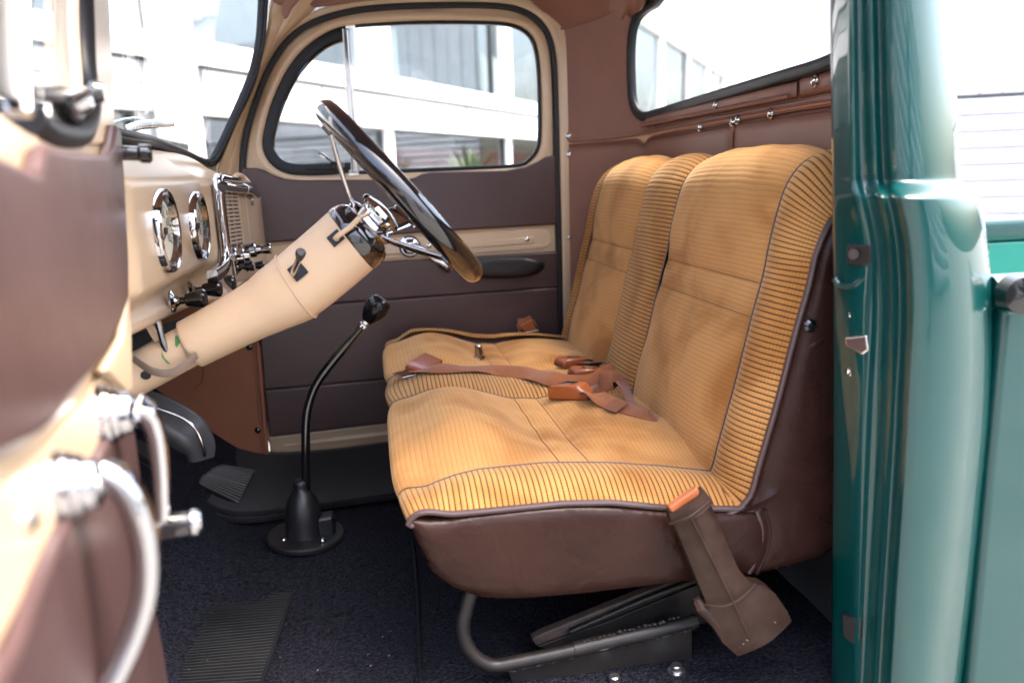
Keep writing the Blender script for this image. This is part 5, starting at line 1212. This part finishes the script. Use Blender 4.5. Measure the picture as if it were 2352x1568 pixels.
# plastic belt holster at the near side of the seat
hs = thing('belt_holster', 'brown plastic belt sleeve leaning on the near seat side', 'belt holder', P(1700, 1450, 1.11))
YH = 1.118
T = lambda x, y, d=0.0: P(x, y, YH + d)
def hrow(l, r, d, bow=0.012):
    a, b = T(*l), T(*r); out = []
    w = (b - a); nn = Vector((0, -1, 0))
    for k in range(12): t = k / 11; out.append(a.lerp(b, t) + nn * (d + bow * (1 - abs(2 * t - 1) ** 1.6)))
    for k in range(12): t = k / 11; out.append(b.lerp(a, t) - nn * d)
    return out
rows = [hrow((1533, 1172), (1614, 1121), 0.010), hrow((1537, 1194), (1629, 1143), 0.011), hrow((1542, 1199), (1632, 1148), 0.011, 0.014), hrow((1545, 1201), (1628, 1155), 0.010),
        hrow((1572, 1266), (1656, 1223), 0.010), hrow((1600, 1336), (1690, 1300), 0.011), hrow((1612, 1364), (1716, 1330), 0.012), hrow((1618, 1385), (1748, 1336), 0.014),
        hrow((1622, 1412), (1770, 1352), 0.017), hrow((1650, 1462), (1796, 1390), 0.018), hrow((1684, 1492), (1806, 1412), 0.018)]
loft('sleeve', rows, HOLSTER, hs, closed=True, caps=True, angle=45)
tube('sleeve_ridge', crs([T(1582, 1178, -.026), T(1615, 1244, -.026), T(1652, 1318, -.028), T(1690, 1396, -.034), T(1722, 1466, -.036)], 30), 0.0022, HOLSTER, hs, seg=8)
tube('sleeve_rim', crs([T(1539, 1203, -.012), T(1584, 1186, -.030), T(1631, 1149, -.012)], 20), 0.0020, HOLSTER, hs, seg=8)
tube('boot_crease', crs([T(1620, 1388, -.014), T(1660, 1392, -.031), T(1700, 1375, -.032), T(1735, 1340, -.018)], 20), 0.0022, HOLSTER, hs, seg=8)
loft('boot_heel', [hrow((1592, 1376), (1606, 1366), -0.004, 0.004), hrow((1596, 1396), (1620, 1380), 0.010, 0.006), hrow((1620, 1420), (1650, 1412), 0.014, 0.006), hrow((1655, 1460), (1690, 1450), 0.016, 0.004), hrow((1684, 1490), (1710, 1478), 0.016, 0.004)], HOLSTER, hs, closed=True, caps=True)
prism('belt_end', [T(1535, 1166, -.012), T(1602, 1119, -.012), T(1609, 1128, -.012), T(1606, 1140, -.012), T(1545, 1180, -.012)], (0, 0.014, 0), BELT, hs, bevel=0.004)
V = []; Fc = []
for i in range(120):
    t = random.random(); p = T(1686 + 118 * t, 1492 - 80 * t, -0.03 + 0.045 * random.random()) + Vector((random.uniform(-.003, .003), 0, random.uniform(-.003, .002))); q = len(V)
    V += [p + Vector((random.uniform(-1, 1), random.uniform(-1, 1), random.uniform(-1.2, .6))) * 0.003 for _ in range(3)]; Fc.append([q, q + 1, q + 2])
tag(mk('chewed_edge', V, Fc, WORN, hs, recalc=False, smooth=False), kind='stuff')

# ================================================================ near door jamb and cab corner (teal)
# plan stations: y depth and photo column at several heights
PY = [-120, 0, 120, 240, 330, 400, 440, 480, 520, 570, 640, 760, 900, 1050, 1200, 1350, 1500, 1650]
def colx(tab, y): return pchip(tab, y)
ST = [
 (1.180, [(-120, 1930), (1650, 1925)]),
 (1.105, [(-120, 1902), (0, 1903), (800, 1911), (1568, 1905), (1650, 1903)]),
 (1.092, [(-120, 1905), (0, 1906), (800, 1915), (1568, 1908), (1650, 1906)]),
 (1.040, [(-120, 1944), (0, 1946), (400, 1950), (470, 1958), (530, 1966), (600, 1968), (700, 1966), (900, 1962), (1568, 1952), (1650, 1950)]),
 (1.034, [(-120, 1948), (0, 1950), (400, 1953), (470, 1962), (530, 1976), (600, 1988), (700, 1986), (900, 1978), (1568, 1958), (1650, 1956)]),
 (1.026, [(-120, 1958), (0, 1960), (400, 1965), (470, 1982), (530, 1996), (600, 2004), (700, 2004), (900, 1994), (1568, 1968), (1650, 1965)]),
 (1.036, [(-120, 1966), (0, 1968), (400, 1976), (470, 1994), (530, 2006), (600, 2014), (700, 2014), (900, 2004), (1568, 1976), (1650, 1973)]),
 (1.030, [(-120, 1982), (0, 1984), (400, 1994), (470, 2010), (530, 2022), (600, 2030), (700, 2034), (900, 2026), (1568, 1992), (1650, 1988)]),
 (1.012, [(-120, 1988), (0, 1990), (400, 2002), (470, 2018), (530, 2032), (600, 2040), (700, 2044), (900, 2036), (1568, 2000), (1650, 1996)]),
 (1.004, [(-120, 2000), (0, 2003), (400, 2014), (470, 2030), (530, 2044), (600, 2052), (700, 2056), (900, 2048), (1568, 2008), (1650, 2004)]),
 (1.014, [(-120, 2012), (0, 2014), (400, 2026), (470, 2042), (530, 2054), (600, 2062), (700, 2066), (900, 2058), (1568, 2018), (1650, 2014)]),
 (1.014, [(-120, 2020), (0, 2022), (400, 2033), (470, 2050), (530, 2062), (600, 2070), (700, 2074), (900, 2066), (1568, 2026), (1650, 2022)]),
 (0.996, [(-120, 2025), (0, 2028), (400, 2040), (470, 2058), (530, 2070), (600, 2078), (700, 2082), (900, 2074), (1568, 2034), (1650, 2030)]),
 (0.988, [(-120, 2034), (0, 2037), (400, 2050), (470, 2070), (530, 2082), (600, 2090), (700, 2094), (900, 2087), (1568, 2046), (1650, 2042)]),
]
def jrow(y):
    out = []
    bulge = 0.050 * smst((y - 412) / 46.0)                      # body below the belt stands proud
    for k, (Y, tab) in enumerate(ST):
        out.append(P(colx(tab, y), y, Y - bulge * (k / 13.0) ** 1.5))
    # outer skin: from lip to rear corner, then round the back
    Yo = 0.988 - bulge
    x0 = colx(ST[-1][1], y)
    xe = colx([(-120, 2190), (0, 2196), (200, 2204), (360, 2209), (412, 2213), (436, 2238), (462, 2256), (490, 2266), (560, 2278), (650, 2288), (800, 2292), (950, 2286), (1100, 2272), (1350, 2246), (1650, 2210)], y)
    # round corner: px positions by fraction and depth offset
    for f, dy in ((0.10, -0.006), (0.28, -0.012), (0.5, -0.010), (0.68, 0.002), (0.80, 0.018), (0.90, 0.042), (0.96, 0.070), (1.0, 0.11)):
        out.append(P(x0 + (xe - x0) * f, y, Yo + dy))
    last = out[-1]; out.append(Vector((0.862, 1.26, last.z))); return out
pys = np.concatenate([np.linspace(-640, 395, 70), np.linspace(400, 500, 40), np.linspace(506, 1650, 70)])
rows = []
for y in pys:
    rows.append(jrow(float(y)))
# smooth resample around the section while keeping creases
jm = loft('cab_corner', rows, TEAL, cab, angle=50)
m = jm.modifiers.new('Subsurf', 'SUBSURF'); m.levels = 1; m.render_levels = 1
# belt moulding crease where the roof post meets the body
# striker, latch, bolts and bumper on the jamb
def J(x, y, Y=1.060): return P(x, y, Y)
prism('striker_plate', [J(1948, 562, 1.05), J(2004, 560, 1.02), J(2006, 604, 1.02), J(1985, 612, 1.03), J(1950, 606, 1.05)], (-0.006, -0.004, 0), IRON, cab, bevel=0.003)
for x in (1962, 1986): lathe('striker_hole', [(0.0075, 0), (0.0075, 0.0015), (0.006, 0.0020), (0.0055, 0.0006), (0, 0.0006)], J(x, 583, 1.036) + Vector((-0.004, -0.004, 0)), (-0.7, -0.7, 0), RUST, cab, seg=16)
tube('jamb_pressing', crs([J(1918, 640, 1.075), J(1930, 655, 1.066), J(1960, 656, 1.045), J(1985, 640, 1.03), J(2004, 640, 1.022)], 24), 0.005, TEAL, cab, seg=8)
tube('jamb_pressing', crs([J(1985, 648, 1.030), J(1983, 720, 1.030), J(1980, 900, 1.032), J(1970, 1200, 1.034), J(1962, 1568, 1.036)], 30), 0.004, TEAL, cab, seg=8)
prism('latch_plate', [J(1944, 772, 1.052), J(1998, 766, 1.024), J(2004, 802, 1.022), J(1985, 815, 1.03), J(1946, 792, 1.052)], (-0.008, -0.006, 0), CHROME, cab, bevel=0.004)
for x, y in ((1964, 721), (1958, 852)): lathe('jamb_bolt', [(0.010, -0.002), (0.0095, 0.004), (0.006, 0.009), (0, 0.010)], J(x, y, 1.052), (-0.8, -0.6, 0.1), CHROME, cab, seg=18)
prism('door_bumper', [J(1938, 1404, 1.052), J(1962, 1408, 1.036), J(1985, 1408, 1.022), J(1984, 1462, 1.022), J(1962, 1472, 1.036), J(1940, 1452, 1.052)], (-0.010, -0.008, 0), PLASTIC, cab, bevel=0.004)
# near-side roof rail over the door opening (above the frame)
boxo('roof_rail', (0.12, 1.02, 1.93), ((0.56, 0, 0), (0, 0.03, 0), (0, 0, 0.03)), TEAL, cab, 0.01)
# ---------------------------------------------------------------- truck bed behind the cab
bed = thing('truck_bed', 'teal pickup bed with rounded rails behind the cab at the right edge', 'truck bed', (1.6, 1.8, 0.5))
YR = 0.985
bx0 = P(2302, 760, YR).x; zr = P(2320, 690, YR).z
boxo('near_side_panel', (bx0 + 0.75, YR + 0.02, zr - 0.45), ((0.75, 0, 0), (0, 0.02, 0), (0, 0, 0.44)), TEAL, bed, 0.012, 3)
tube('near_rail', [Vector((bx0 - 0.005, YR + 0.03, zr + 0.008)), Vector((bx0 + 1.5, YR + 0.03, zr + 0.008))], 0.026, TEAL, bed, seg=20)
lathe('rail_end_cap', [(0.026, 0), (0.028, 0.004), (0.026, 0.03), (0, 0.032)], P(2325, 672, YR - 0.005), Vector((-0.2, -1, 0)), GLOSS_BLACK, bed, seg=24)
prism('rail_bracket', [P(2284, 645, 1.03), P(2360, 640, 1.03), P(2360, 652, 1.03), P(2300, 668, 1.03), P(2290, 690, 1.03)], (0, 0.02, 0), TEAL, bed, bevel=0.003)
boxo('front_board', (bx0 + 0.03, 1.75, zr - 0.42), ((0.012, 0, 0), (0, 0.72, 0), (0, 0, 0.40)), DARKPAINT_SHADE, bed, 0.006)  # board coloured dark to give the shade in the gap behind the cab
fx = P(2280, 560, 2.5)
ztop = P(2310, 556, 2.5).z
boxo('far_side_panel', (1.90, 2.52, ztop - 0.30), ((0.95, 0, 0), (0, 0.02, 0), (0, 0, 0.30)), TEALIN, bed, 0.008)
zt2 = P(2310, 496, 2.5).z
sweep('far_rail', [Vector((0.82, 2.54, (ztop + zt2) / 2)), Vector((2.7, 2.54, (ztop + zt2) / 2))], rrect(0.05, (zt2 - ztop) / 2, 0.03, 5), TEAL, bed, up=UZ)
boxo('bed_floor', (1.92, 1.75, 0.62), ((0.95, 0, 0), (0, 0.75, 0), (0, 0, 0.02)), TEALIN, bed)
